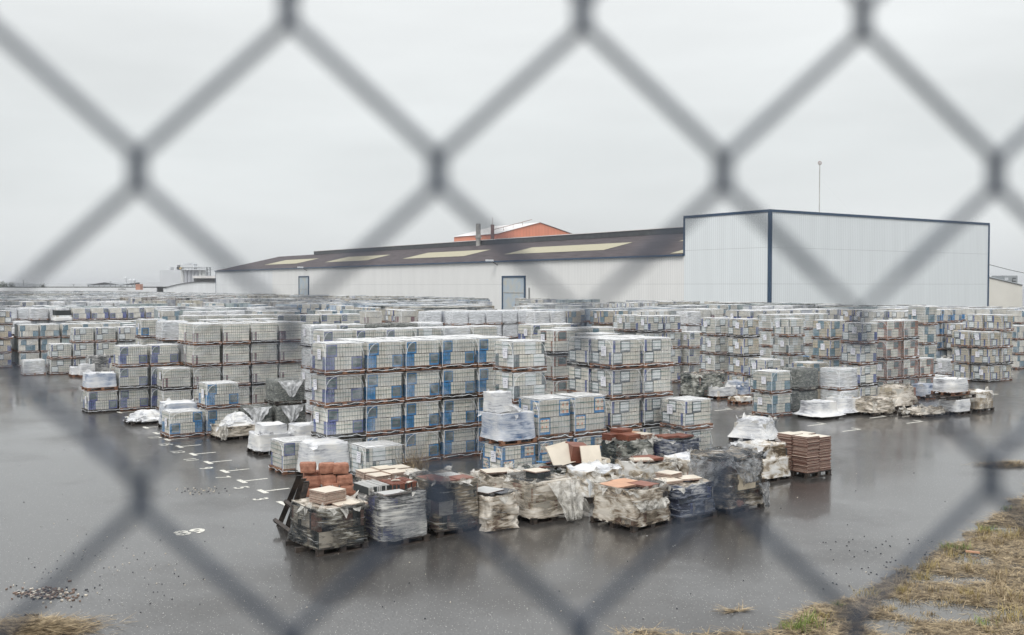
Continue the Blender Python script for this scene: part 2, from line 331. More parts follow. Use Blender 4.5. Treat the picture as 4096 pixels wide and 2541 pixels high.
# ------------------------------------------------------------------ the stacked pallets
PW, PD, PH, PIT, PIA = 1.15, 1.02, .87, 1.215, 1.08
STY = {   # (accent, base, panel, phrase)
 'blue': ('blue', 'cream', 'grey', 'blue and cream cartons'), 'navyc': ('navy', 'cream', 'grey', 'navy and cream cartons'),
 'navyw': ('navy', 'cream', 'white', 'cream cartons with navy corners'), 'maroon': ('maroon', 'cream', 'cream', 'cream cartons with maroon marks'),
 'grey': ('grey', 'cream', 'white', 'grey streaked cartons'), 'tan': ('navy', 'tan', 'teal', 'tan and navy cartons'),
 'tanw': ('navy', 'tan', 'white', 'tan cartons with white panels'), 'teal': ('teal', 'cream', 'teal', 'pale cartons with teal panels'),
 'moss': ('moss', 'moss', 'moss', 'dark weathered cartons'), 'redgrey': ('brown', 'cream', 'grey', 'cartons with brown bands'),
 'azul': ('blue', 'cream', 'azul', 'flower patterned blue cartons'), 'wrap': ('grey', 'white', 'white', 'cartons under thick white film'),
 'wrapg': ('grey', 'cream', 'grey', 'cartons under thick grey film')}
def carton_mesh(style, seed):
    rr = random.Random(seed); ac, ba, pa, _ = STY[style]; mb = MB()
    x0, y0, x1, y1 = -PW/2+.05, -PD/2+.05, PW/2-.05, PD/2-.05
    zb, th = .135, .345
    mb.box(x0+.05, y0+.05, zb, x1-.05, y1-.05, zb+2*th, M['gap'])
    nw = .078
    def seq(side, tier):
        L_ = (x1-x0) if side in (0, 2) else (y1-y0)
        if side in (0, 2): s = [('P', pa)]+['b']*9 if (tier == 1) == (side == 0) else ['a']*3+['b']*6+[('P', pa)]
        else: s = ['b']*12 if tier == 1 else ['a']*2+['b']*6+['a']*3
        if style in ('navyw', 'tanw', 'tan', 'grey') : s = (['a', 'b', 'b', ('P', pa), 'b', 'b', 'b', 'b'] if tier else [('P', pa), 'b', 'b', 'b', 'b', 'b', 'a', 'a'])
        if style == 'moss': s = ['b']*11
        if style == 'redgrey' and tier == 1: s = ['a']*2+[('P', 'brown')]+['b']*5
        if style == 'azul': s = ['a', 'b', 'b', 'b', 'b', 'b', 'a', ('P', pa)] if tier else [('P', pa), 'b', 'b', 'b', 'b', 'b', 'b', 'a']
        if style not in ('moss',) and seed % 4:
            s = s[:]; r2 = random.Random(seed+side % 2*5+tier)
            if seed % 4 == 2: s = s[::-1]
            elif seed % 4 == 3: r2.shuffle(s)
            else: s = [('b' if (x == 'a' and r2.random() < .6) else x) for x in s]
        tot = sum(.30 if isinstance(q, tuple) else nw for q in s); return s, L_/tot
    for side in range(4):
        for tier in range(2):
            s, k = seq(side, tier); u = 0.0
            lean = rr.uniform(-.02, .02)
            for q in s:
                wd = (.30 if isinstance(q, tuple) else nw)*k; pr = rr.uniform(-.006, .006)
                zt = zb+tier*th+th-.012+rr.uniform(-.008, .004); z0 = zb+tier*th+(.004 if tier else 0)
                a, b_ = u+.007, u+wd-.007; u += wd
                mt = M[pa] if isinstance(q, tuple) else M[ac if q == 'a' else ba]
                bm = M[ac] if isinstance(q, tuple) and style in ('blue', 'navyc', 'azul', 'redgrey') else (M['grey'] if isinstance(q, tuple) and style in ('navyw', 'tanw') else mt)
                def bx(a, b_, z0, z1, o, mt):
                    if side == 0: c = (x0+a, y0-o, z0, x0+b_, y0+.06, z1)
                    elif side == 2: c = (x1-b_, y1-.06, z0, x1-a, y1+o, z1)
                    elif side == 1: c = (x1-.06, y0+a, z0, x1+o, y0+b_, z1)
                    else: c = (x0-o, y1-b_, z0, x0+.06, y1-a, z1)
                    mb.box(*c, mt)
                bx(a, b_, z0, zt, pr, bm)
                if isinstance(q, tuple) and bm is not mt: bx(a+.028, b_-.028, z0+.05, zt-.03, pr+.003, mt)
    mb.box(x0+.01, y0+.01, zb+2*th-.02, x1-.01, y1-.01, zb+2*th-.006, M[ba])
    return mb.mesh('cartons')
def strap_mesh():
    mb = MB(); x, y = PW/2-.035, PD/2-.035
    for z in (.255, .37, .60, .72):
        mb.box(-x, -y-.003, z, x, -y+.002, z+.010, M['strap']); mb.box(-x, y-.002, z, x, y+.003, z+.010, M['strap'])
        mb.box(-x-.003, -y, z, -x+.002, y, z+.010, M['strap']); mb.box(x-.002, -y, z, x+.003, y, z+.010, M['strap'])
    return mb.mesh('straps')
def pallet_mesh(mt):
    mb = MB(); x, y = PW/2, PD/2
    for i in range(3):
        c = -y+.05+i*(2*y-.1)/2
        mb.box(-x, c-.05, 0, x, c+.05, .02, mt)
        for j in range(3):
            d = -x+.06+j*(2*x-.12)/2; mb.box(d-.06, c-.05, .02, d+.06, c+.05, .09, mt)
    for j in range(3):
        d = -x+.06+j*(2*x-.12)/2; mb.box(d-.06, -y, .09, d+.06, y, .107, mt)
    for i in range(6):
        c = -y+.055+i*(2*y-.11)/5; mb.box(-x, c-.055, .107, x, c+.055, .127, mt)
    return mb.mesh('pallet')
def film_mesh(seed, fm, tm, hb=.05, top=.85, over=0.0):
    """stretch-hood: four wrinkled sides that flare over the pallet, and a taut top"""
    rr = random.Random(seed*7+1); v = []; f = []; m = []; nx, nzz = 9, 6
    P = []
    X, Y = PW/2-.028, PD/2-.028
    for s_ in range(4):
        for i in range(nx):
            t_ = i/nx
            P.append(((-X+2*X*t_, -Y), (X, -Y+2*Y*t_), (X-2*X*t_, Y), (-X, Y-2*Y*t_))[s_])
    n = len(P)
    for k in range(nzz+1):
        h = k/nzz; z = hb+(top-hb)*h
        fl = .035*(1-h)**3-.02*max(0, h-.8)/.2
        for i, (x, y) in enumerate(P):
            d = math.hypot(x, y); q = fl+.012*noise.noise(Vector((x*3+seed, y*3, z*4)))
            zz = z+(.03*noise.noise(Vector((x*5+seed, y*5, 3))) if k == 0 else 0)
            v.append((x*(1+q/d), y*(1+q/d), zz))
    for k in range(nzz):
        for i in range(n): f.append((k*n+i, k*n+(i+1) % n, (k+1)*n+(i+1) % n, (k+1)*n+i)); m.append(0)
    # top
    b = len(v); rings = [v[nzz*n+i] for i in range(n)]
    for sc_ in (.8, .4):
        for p in rings: v.append((p[0]*sc_, p[1]*sc_, top+.012+.02*noise.noise(Vector((p[0]*sc_*4+seed, p[1]*sc_*4, 9)))))
    for i in range(n): f.append((nzz*n+i, nzz*n+(i+1) % n, b+(i+1) % n, b+i)); m.append(1)
    for i in range(n): f.append((b+i, b+(i+1) % n, b+n+(i+1) % n, b+n+i)); m.append(1)
    f.append(tuple(b+n+i for i in range(n))); m.append(1)
    me = bpy.data.meshes.new('film'); me.from_pydata(v, [], f); me.materials.append(fm); me.materials.append(tm)
    me.polygons.foreach_set('material_index', m); me.polygons.foreach_set('use_smooth', [True]*len(me.polygons))
    me.update(); return me
def fold_mesh(seed):
    """the bright gathered folds of the film at the upper corners and the bottom hem"""
    rr = random.Random(seed*13+5); mb = MB(); X, Y = PW/2-.012, PD/2-.012
    for side in (0, 3):
        L_ = X if side == 0 else Y; o = (Y if side == 0 else X)+.012
        for s in (-1, 1):
            if rr.random() < .25: continue
            e_ = rr.uniform(.25, .45); z0 = rr.uniform(.35, .5)
            pts = []
            for i in range(6):
                t_ = i/5; u = s*(L_-.005-e_*t_**1.6); z = z0+(.84-z0)*math.sin(t_*math.pi/2)**.8
                pts.append((u, -o, z) if side == 0 else (-o, -u, z))
            mb.tube(pts, .005, M['film_edge'], 3)
        for zc in (.84,):
            pts = [((-L_+2*L_*i/6, -o, zc+rr.uniform(-.008, .006)) if side == 0 else (-o, -L_+2*L_*i/6, zc+rr.uniform(-.008, .006))) for i in range(7)]
            mb.tube(pts, .006, M['film_edge'], 3)
        o2 = o+.022
        pts = [((-L_*1.02+2.04*L_*i/8, -o2, .075+rr.uniform(-.03, .03)) if side == 0 else (-o2, -L_*1.02+2.04*L_*i/8, .075+rr.uniform(-.03, .03))) for i in range(9)]
        mb.tube(pts, .006, M['film_edge'], 3)
    mb.tube([(-X-.02, -Y-.02, .06), (-X-.012, -Y-.012, .4), (-X-.005, -Y-.005, .84)], .006, M['film_edge'], 3)
    return mb.mesh('film_folds')
def label_mesh(seed):
    rr = random.Random(seed); mb = MB(); y = -PD/2+.19; x = -PW/2-.004
    u, z, t_ = rr.uniform(-.2, .15), rr.uniform(.5, .58), rr.uniform(-.15, .15)
    Mx = Matrix.Translation((x, u, z)) @ Matrix.Rotation(t_, 4, 'X')
    mb.box(-.002, -.11, -.14, .002, .11, .14, M['paper'], Mx)
    for i in range(4):
        for j in range(4):
            if rr.random() < .8: mb.box(-.004, -.09+j*.045, .09-i*.05, -.002, -.09+j*.045+rr.uniform(.02, .036), .105-i*.05, M['ink'], Mx)
    return mb.mesh('paper_label')
CM = {s: [carton_mesh(s, 12+i*29+(i > 1)) for i in range(6)] for s in STY}
PM = {'wood': pallet_mesh(M['wood']), 'dark': pallet_mesh(M['darkwood'])}
FM = [film_mesh(i, M['film'], M['film_top']) for i in range(4)]
FMt = [film_mesh(i+9, M['film_thick'], M['film_top']) for i in range(3)]
FMd = [film_mesh(i+20, M['film_dirty'], M['film_dirty']) for i in range(2)]
FO = [fold_mesh(i) for i in range(5)]; SM = strap_mesh(); LM = [label_mesh(i) for i in range(5)]
REC = []     # every stacked pallet of the yard
OCC = []     # ground already taken, in (a, b)
def block(desc, style, x, Y, ns, rows=1, h=PH, colsty=None, skip=(), prio=True, z0=0, row_len=None, orig=None):
    """a block of columns; (x, Y) is the photo column and depth of its front corner, ns the tiers of each column"""
    rb = random.Random(hash_(desc)); p0 = orig if orig is not None else PX(x, Y)
    for r in range(rows):
        for c, n in enumerate(ns):
            if (r, c) in skip: continue
            cx = p0+BV*(c*PIT+PW/2)+AV*(r*PIA+PD/2)
            st = (colsty or {}).get(c, style)
            OCC.append((AB(cx)[0], AB(cx)[1]))
            for k in range(n):
                j = Vector((rb.uniform(-.02, .02), rb.uniform(-.02, .02), 0))
                REC.append(dict(p=cx+j+Vector((0, 0, z0+k*h)), st=st, c=c, r=r, k=k, n=n, nc=len(ns), desc=desc, rows=rows, rz=TH+rb.uniform(-.02, .02), s=h/PH, prio=prio))
def hash_(s):
    v = 7
    for ch in s: v = (v*131+ord(ch)) % 1000003
    return v
B_ = block
B_('the big blue block', 'blue', 1302, 27.35, [4]*5, 2, colsty={0: 'navyc'}, skip={(1, 0)})
B_('the green strapped stack', 'grey', 2053, 28.3, [4])
B_('the brown banded stack', 'redgrey', 2214, 35.3, [4])
B_('the checker cornered block', 'navyw', 2450, 29.2, [4, 4], 2)
B_('the checker pair at right', 'navyw', 2738, 29.2, [2])
B_('the row behind the big blue block', 'navyc', 1292, 35.1, [4]*6, colsty={3: 'grey', 4: 'wrapg', 5: 'maroon'})
B_('the third row of the centre', 'wrapg', 1243, 39.8, [4]*5, colsty={1: 'navyc', 2: 'moss', 3: 'moss'})
B_('the pair left of the brown banded stack', 'navyc', 2125, 40.3, [4, 4])
B_('the pair behind the checker block', 'teal', 2262, 36.9, [4, 4])
B_('the stack tucked behind the checker block', 'grey', 2372, 32.6, [4])
B_('the maroon marked block', 'maroon', 648, 40.4, [2, 4, 4, 4, 4], 2, skip={(1, 0)})
B_('the left block of navy marks', 'navyc', 345, 40.1, [1, 3, 3, 3], 1)
B_('the far left pale block', 'navyw', 198, 57.5, [2, 3, 3, 3])
B_('the lone pallet at the far left corner', 'wrapg', 92, 57.0, [1])
B_('the long row left of the warehouse', 'navyc', 215, 69.5, [3]+[4]*7)
B_('the white wrapped pair at the left edge', 'wrap', -3, 70.5, [4, 4])
B_('the low pair at the left edge', 'navyc', 28, 66.6, [2, 2])
B_('the tall left stack with a blue band', 'blue', 562, 46.6, [4])
B_('the stack beside the blue banded one', 'wrapg', 648, 44.3, [4])
B_('the row behind the maroon block', 'grey', 812, 46.2, [4]*3)
B_('the second row behind the maroon block', 'maroon', 735, 52.4, [4]*5)
B_('the third row behind the maroon block', 'wrapg', 750, 61.2, [4]*6)
B_('the dark netted stacks', 'moss', 962, 34.7, [1, 2])
B_('the pale blue pair of pallets', 'blue', 823, 34.2, [2])
B_('the lone pale blue pallet', 'blue', 674.5, 33.5, [1])
B_('the lone indigo pallet', 'navyc', 1131, 27.1, [1])
B_('the strapped pallet before the big blue block', 'grey', 1457, 26.2, [1])
B_('the labelled stack in the middle right', 'navyw', 2863, 48.4, [4])
B_('the second labelled middle stack', 'tanw', 2975, 47.0, [4])
B_('the dark labelled stack', 'grey', 3155, 47.8, [4])
B_('the tan labelled stack', 'tan', 3321, 45.4, [4])
B_('the low tan pair before the tan stack', 'tan', 3241, 43.4, [2])
B_('the shaded round looking stack', 'navyw', 3446, 41.9, [4])
B_('the right block of rust marks', 'redgrey', 3552, 44.8, [4, 4, 2, 1])
B_('the low stack under grey film', 'wrapg', 3364, 40.3, [2])
B_('the free standing green strapped pair', 'teal', 3091, 39.0, [2])
B_('the low labelled pair', 'navyw', 3060, 45.3, [2])
B_('the mossy pair', 'moss', 3205, 40.3, [2])
B_('the tan block at the right edge', 'tanw', 3957, 53.0, [3, 4], 2)
B_('the tan stacks behind the right block', 'tanw', 3843, 65.0, [3, 3])
B_('the tall grey stack at the right', 'teal', 3698, 52.0, [4], h=1.0)
B_('the stack at the right picture edge', 'tanw', 4085, 73.0, [4, 4])
B_('the round marked block', 'navyw', 2593, 52.0, [4, 4])
B_('the stack left of the round marked block', 'grey', 2500, 53.4, [4])
B_('the low stack right of the round marked block', 'navyc', 2760, 53.2, [3])
B_('the pale block before the grey door', 'wrapg', 2140, 61.0, [4, 4, 4], colsty={2: 'tan'})
B_('the stack right of the pale block', 'tan', 2400, 63.0, [4, 4])
B_('the row behind the dark labelled stack', 'grey', 3085, 54.2, [4]*4)
B_('the pair behind the right block', 'wrapg', 3790, 57.5, [1])
B_('the grey stack in the aisle', 'grey', 1590, 78.0, [4, 4, 4])
B_('the row before the aisle', 'navyc', 1110, 53.5, [4]*4)
# special blocks with larger tiers
B_('the flower patterned front pair', 'azul', 2154.6, 27.3, [1, 1])
B_('the flower patterned front pair upper tier', 'azul', 2154.6, 27.3, [1, 1], h=1.16, z0=.87)
B_('the flower patterned single pallet', 'azul', 2008, 26.4, [1])
# --- procedural rows behind
occ = np.array(OCC); PROC = []
CR = Vector((36.6, 146.3, 0))              # near corner of the tall hall
aC, bC = AB(CR)
rp_ = random.Random(5); styles = ['navyc', 'blue', 'wrapg', 'grey', 'maroon', 'navyw', 'tanw', 'teal', 'wrap', 'moss', 'navyc', 'grey', 'wrapg', 'redgrey', 'tan']
a = 20.0; ri = 0
while a < 330:
    dep = rp_.choice([1, 2, 2, 2]); b = -140.0
    gapr = rp_.choice([.7, 1.0, 1.4, 2.2, 4.5 if ri % 5 == 4 else 1.2])
    while b < 260:
        run = rp_.randint(3, 12); n = rp_.choices([1, 2, 3, 4], [1, 2, 7, 14])[0]; st = rp_.choice(styles)
        da = rp_.uniform(-.25, .25)
        for c in range(run):
            bb = b+c*PIT; n_ = n if rp_.random() < .8 else max(1, n-1)
            for r in range(dep):
                aa = a+da+r*PIA; p = AV*aa+BV*bb
                if p.y < 62 or p.y > 330: continue
                if abs(p.x) > .56*p.y+4: continue
                if p.x < -.46*p.y and bb < 8: continue
                # keep clear of the warehouse
                if bb > bC-5.5 and aa > aC-4.5 and bb < bC+70 : continue
                if bb > 74: continue
                if p.y > 70 and -.0235 < p.x/p.y < .0085: continue     # the drive to the warehouse door
                if np.min((abs(occ[:, 0]-aa) > 1.25)*1.0+(abs(occ[:, 1]-bb) > 1.4)*1.0) == 0: continue
                if rp_.random() < .04: continue
                PROC.append((aa, bb, n_, st, c, r, ri))
        b += run*PIT+rp_.choice([.1, .3, .8, 1.6])
    a += dep*PIA+gapr; ri += 1
for (aa, bb, n, st, c, r, q) in PROC:
    p = AV*aa+BV*bb
    for k in range(n):
        REC.append(dict(p=p+Vector((rp_.uniform(-.04, .04), rp_.uniform(-.04, .04), k*PH)), st=st, c=c, r=r, k=k, n=n, nc=9, desc='', rows=1, rz=TH+rp_.uniform(-.03, .03), s=1.0, prio=False, row=q))
print('pallet records', len(REC), 'columns', len(PROC))
# visibility: paint the pallets front to back on a coarse picture, keep the 300 that show largest as things
Wd, Hd = 1024, 635; K = 4.0; cov = np.zeros((Hd, Wd), bool)
order = sorted(range(len(REC)), key=lambda i: (REC[i]['p'].y, REC[i]['p'].z))
for i in order:
    q = REC[i]; p = q['p']; hx, hy, hz = PW/2, PD/2, PH*q['s']
    pts = []
    for sx in (-1, 1):
        for sy in (-1, 1):
            for z in (0, hz):
                X = p+BV*(sx*hx)+AV*(sy*hy); Y = X.y
                pts.append(((2048+F*X.x/Y)/K, (HY+F*(CH-(p.z+z))/Y)/K))
    pts = sorted(set(pts)); 
    def hull(ps):
        h = []
        for s_ in (ps, ps[::-1]):
            st_ = []
            for c_ in s_:
                while len(st_) > 1 and (st_[-1][0]-st_[-2][0])*(c_[1]-st_[-2][1])-(st_[-1][1]-st_[-2][1])*(c_[0]-st_[-2][0]) <= 0: st_.pop()
                st_.append(c_)
            h += st_[:-1]
        return h
    hl = hull(pts); xs = [c_[0] for c_ in hl]; ys = [c_[1] for c_ in hl]
    x0, x1 = max(0, int(min(xs))), min(Wd, int(max(xs))+2); y0, y1 = max(0, int(min(ys))), min(Hd, int(max(ys))+2)
    if x0 >= x1 or y0 >= y1: q['vis'] = 0; continue
    gx, gy = np.meshgrid(np.arange(x0, x1)+.5, np.arange(y0, y1)+.5); ins = np.ones(gx.shape, bool)
    for j in range(len(hl)):
        ax, ay = hl[j]; bx, by = hl[(j+1) % len(hl)]
        ins &= ((bx-ax)*(gy-ay)-(by-ay)*(gx-ax)) >= 0
    sub = cov[y0:y1, x0:x1]; q['vis'] = int(np.sum(ins & ~sub)); sub |= ins
rank = sorted(range(len(REC)), key=lambda i: -REC[i]['vis'])
IND = [i for i in rank[:300] if REC[i]['vis'] >= 6]
inds = set(IND)
ORD = ['first', 'second', 'third', 'fourth', 'fifth', 'sixth', 'seventh', 'eighth', 'ninth', 'tenth', 'eleventh', 'twelfth', 'thirteenth', 'fourteenth']
def tierw(k, n):
    if n == 1: return 'single'
    if k == n-1: return 'top'
    if k == 0: return 'bottom'
    return {1: 'upper middle' if n == 3 else 'lower middle', 2: 'upper middle', 3: 'fourth'}[k] if n > 3 else 'middle'
used = {}; pc = 0
rowcount = {}
for i in sorted(IND, key=lambda i: (REC[i].get('row', -1), REC[i]['p'].x)):
    q = REC[i]; pc += 1; rr = random.Random(i); dk = q['st'] == 'moss'
    o = empty('tile_pallet', q['p'], q['rz'])
    ph = STY[q['st']][3]; tw = tierw(q['k'], q['n'])
    if q['desc']:
        lab = f"{tw} pallet of {ph} in {q['desc']}"
        if q['desc'].endswith('upper tier'): lab = f"upper pallet of {ph} in the flower patterned front pair"
        if q['nc'] > 1: lab = f"{tw} pallet, {ph}, {ORD[q['c']]} column of {q['desc']}".replace(' upper tier', ', upper tier')
        if q['r'] > 0: lab = lab.replace(' column of', ' column in back of')
        grp = 'pallets stacked in '+q['desc']
    else:
        rn = q['row']; rowcount.setdefault(rn, {}); key = (round(AB(q['p'])[1], 1),)
        rowcount[rn].setdefault(key, len(rowcount[rn])+1)
        lab = None; grp = 'far pallets stacked in rows'
    q['obj'] = o; q['grp'] = grp; q['lab'] = lab
    o.scale = (1, 1, 1)
    parts = [('pallet', PM['dark' if dk or rr.random() < .15 else 'wood']), ('cartons', CM[q['st']][(0 if 'big blue' in q['desc'] else hash_(q['desc']+q['st'])%6) if rr.random() < .85 and q['desc'] else rr.randrange(6)])]
    near = q['p'].y < 85
    if q['p'].y < 60 and q['st'] != 'moss': parts.append(('straps', SM))
    if q['st'] in ('wrap', 'wrapg'): parts.append(('film', rr.choice(FMt)))
    elif dk: parts.append(('film', rr.choice(FMd)))
    else: parts.append(('film', rr.choice(FM)))
    if near and not dk: parts.append(('film_folds', rr.choice(FO)))
    lp = {'the labelled stack in the middle right', 'the second labelled middle stack', 'the dark labelled stack', 'the tan labelled stack', 'the low tan pair before the tan stack', 'the shaded round looking stack', 'the low labelled pair', 'the tan block at the right edge'}
    if (q['desc'] in lp and q['c'] == 0) or (q['desc'] == 'the big blue block' and q['c'] == 0 and q['r'] == 0) or 'flower' in q['desc'] or (q['c'] == 0 and q['p'].y < 70 and rr.random() < .5): parts.append(('paper_label', rr.choice(LM)))
    for nm, me in parts:
        c = link(nm, me, o)
        if q['s'] != 1 and nm != 'pallet': c.scale = (1, 1, q['s']); c.location.z = -.127*(q['s']-1)
# far pallets that are things: say which column of which row, counted from the left
fr = {}
for i in IND:
    q = REC[i]
    if q['lab'] is None: fr.setdefault(q['row'], []).append(q)
rows_sorted = sorted(fr, key=lambda r: min(q['p'].y for q in fr[r]))
for n_, r in enumerate(rows_sorted):
    cols_ = sorted({round(AB(q['p'])[1]) for q in fr[r]})
    for q in fr[r]:
        ci = cols_.index(round(AB(q['p'])[1]))
        side = 'leftmost' if ci == 0 else f'{ORD[ci] if ci < len(ORD) else str(ci+1)+"th"} from the left'
        q['lab'] = f"far {STY[q['st']][3].replace('cartons with ', '').replace('cartons under ', '')}, {tierw(q['k'], q['n'])}, {side.replace(' from the left', ' from left')} in distant {'back' if q['r'] else 'front'} row {n_+1}"
for i in IND:
    q = REC[i]; wds = q['lab'].split()
    if len(wds) > 16: q['lab'] = q['lab'].replace(' pallet,', ',').replace('small ', '').replace(' from the left', ' from left').replace('cartons with ', '').replace('cartons under ', '')
    l = ' '.join(q['lab'].split()[:16]); l = l if l not in used else ' '.join(l.split()[:14])+' slightly behind'; k = used.get(l, 0); used[l] = k+1
    tag(q['obj'], l, 'pallet', q['grp'])
print('individual pallets', len(IND), 'dup labels', sum(v-1 for v in used.values()), [k for k, v in used.items() if v > 1][:5], max(len(k.split()) for k in used))
# the rest of the yard as one mass
def mass():
    m, t, b, ns, ln = newmat('stacked_cartons')
    uv = ns.new('ShaderNodeUVMap'); at = ns.new('ShaderNodeVertexColor'); at.layer_name = 'Col'
    bt = ns.new('ShaderNodeTexBrick'); bt.offset = 0; bt.inputs['Scale'].default_value = 1; bt.inputs['Mortar Size'].default_value = .008
    bt.inputs['Brick Width'].default_value = .1; bt.inputs['Row Height'].default_value = .34
    bt.inputs['Color1'].default_value = (.82, .82, .82, 1); bt.inputs['Color2'].default_value = (1.1, 1.1, 1.05, 1); bt.inputs['Mortar'].default_value = (.25, .28, .28, 1)
    b2 = ns.new('ShaderNodeTexBrick'); b2.offset = .5; b2.inputs['Scale'].default_value = 1; b2.inputs['Mortar Size'].default_value = 0
    b2.inputs['Brick Width'].default_value = .29; b2.inputs['Row Height'].default_value = .34; b2.inputs['Bias'].default_value = -.35
    b2.inputs['Color1'].default_value = (1, 1, 1, 1); b2.inputs['Color2'].default_value = (.25, .34, .62, 1)
    m1 = ns.new('ShaderNodeMixRGB'); m1.blend_type = 'MULTIPLY'; m1.inputs[0].default_value = 1
    m2 = ns.new('ShaderNodeMixRGB'); m2.blend_type = 'MULTIPLY'; m2.inputs[0].default_value = .8
    nn = ns.new('ShaderNodeTexNoise'); nn.inputs['Scale'].default_value = 1.7; nn.inputs['Detail'].default_value = 4
    ln(uv.outputs[0], bt.inputs['Vector']); ln(uv.outputs[0], b2.inputs['Vector']); ln(uv.outputs[0], nn.inputs['Vector'])
    ln(at.outputs[0], m1.inputs[1]); ln(bt.outputs[0], m1.inputs[2]); ln(m1.outputs[0], m2.inputs[1]); ln(b2.outputs[0], m2.inputs[2])
    m3 = ns.new('ShaderNodeMixRGB'); m3.inputs[2].default_value = (.70, .72, .74, 1)
    mr_ = ns.new('ShaderNodeMapRange'); mr_.inputs['From Min'].default_value = .42; mr_.inputs['From Max'].default_value = .7; mr_.inputs['To Max'].default_value = .4
    ln(nn.outputs[0], mr_.inputs[0]); ln(mr_.outputs[0], m3.inputs[0]); ln(m2.outputs[0], m3.inputs[1])
    ln(m3.outputs[0], b.inputs['Base Color']); b.inputs['Roughness'].default_value = .35
    return m
SC = {'blue': (.42, .50, .58), 'navyc': (.50, .51, .53), 'navyw': (.58, .60, .60), 'maroon': (.50, .47, .43), 'grey': (.42, .44, .43), 'tan': (.48, .42, .33), 'tanw': (.50, .46, .38),
      'teal': (.40, .47, .47), 'moss': (.09, .10, .10), 'redgrey': (.42, .37, .34), 'azul': (.45, .45, .5), 'wrap': (.70, .71, .73), 'wrapg': (.48, .49, .50)}
rest = [REC[i] for i in range(len(REC)) if i not in inds]
V = []; Fc = []; C = []; UV = []; MI = []
rm_ = random.Random(3)
for q in rest:
    p = q['p']; cz, sz = math.cos(q['rz']), math.sin(q['rz']); cc = SC[q['st']]; v_ = rm_.uniform(.62, 1.15); cc = [x*v_ for x in cc]
    g_ = rm_.uniform(.03, .085)
    for (hx, hy, z0, z1, cl, mi, tp) in ((PW/2, PD/2, 0, .12, (.15, .08, .05), 1, False), (PW/2-g_, PD/2-g_, .12, PH*q['s']-.015, cc, 0, True)):
        b0 = len(V)
        for z in (z0, z1):
            s_ = 1.0 if z == z0 else .985
            for sx, sy in ((-1, -1), (1, -1), (1, 1), (-1, 1)):
                X = sx*hx*s_; Y = sy*hy*s_; V.append((p.x+X*cz-Y*sz, p.y+X*sz+Y*cz, p.z+z+(rm_.uniform(-.012, .02) if z == z1 and tp else 0)))
        fs = [(0, 1, 5, 4), (3, 0, 4, 7), (1, 2, 6, 5), (2, 3, 7, 6)]
        us = [(0, 2*hx), (5, 5+2*hy), (9, 9+2*hy), (13, 13+2*hx)]
        u0 = rm_.randrange(40)*.37
        for f_, (ua, ub) in zip(fs, us):
            Fc.append(tuple(b0+j for j in f_)); UV += [(u0+ua, .0), (u0+ub, .0), (u0+ub, z1-z0), (u0+ua, z1-z0)]
            C += [(cl[0], cl[1], cl[2], 1)]*4; MI.append(mi)
        Fc.append((b0+4, b0+5, b0+6, b0+7)); UV += [(0, 0)]*4; C += [(1, 1, 1, 1)]*4
        MI.append((3 if q['st'] == 'moss' else 2) if tp else 1)
me = bpy.data.meshes.new('pallet_mass'); me.from_pydata(V, [], Fc)
M['mass'] = mass(); M['masstop'] = mat('film_tops', (.34, .35, .36), .4, c2=(.82, .82, .80), scale=1.1)
M['mosstop'] = mat('mossy_tops', (.12, .12, .10), .6, c2=(.45, .44, .38), scale=1.6)
for q in (M['mass'], M['wood'], M['masstop'], M['mosstop']): me.materials.append(q)
me.polygons.foreach_set('material_index', MI)
ul = me.uv_layers.new(name='UVMap'); ul.data.foreach_set('uv', [x for t_ in UV for x in t_])
cl = me.color_attributes.new('Col', 'FLOAT_COLOR', 'CORNER'); cl.data.foreach_set('color', [x for t_ in C for x in t_])
o = bpy.data.objects.new('distant_pallets', me); col.objects.link(o)
tag(o, 'countless film-wrapped tile pallets stacked in rows towards the warehouse', 'stacked pallets', kind='stuff')

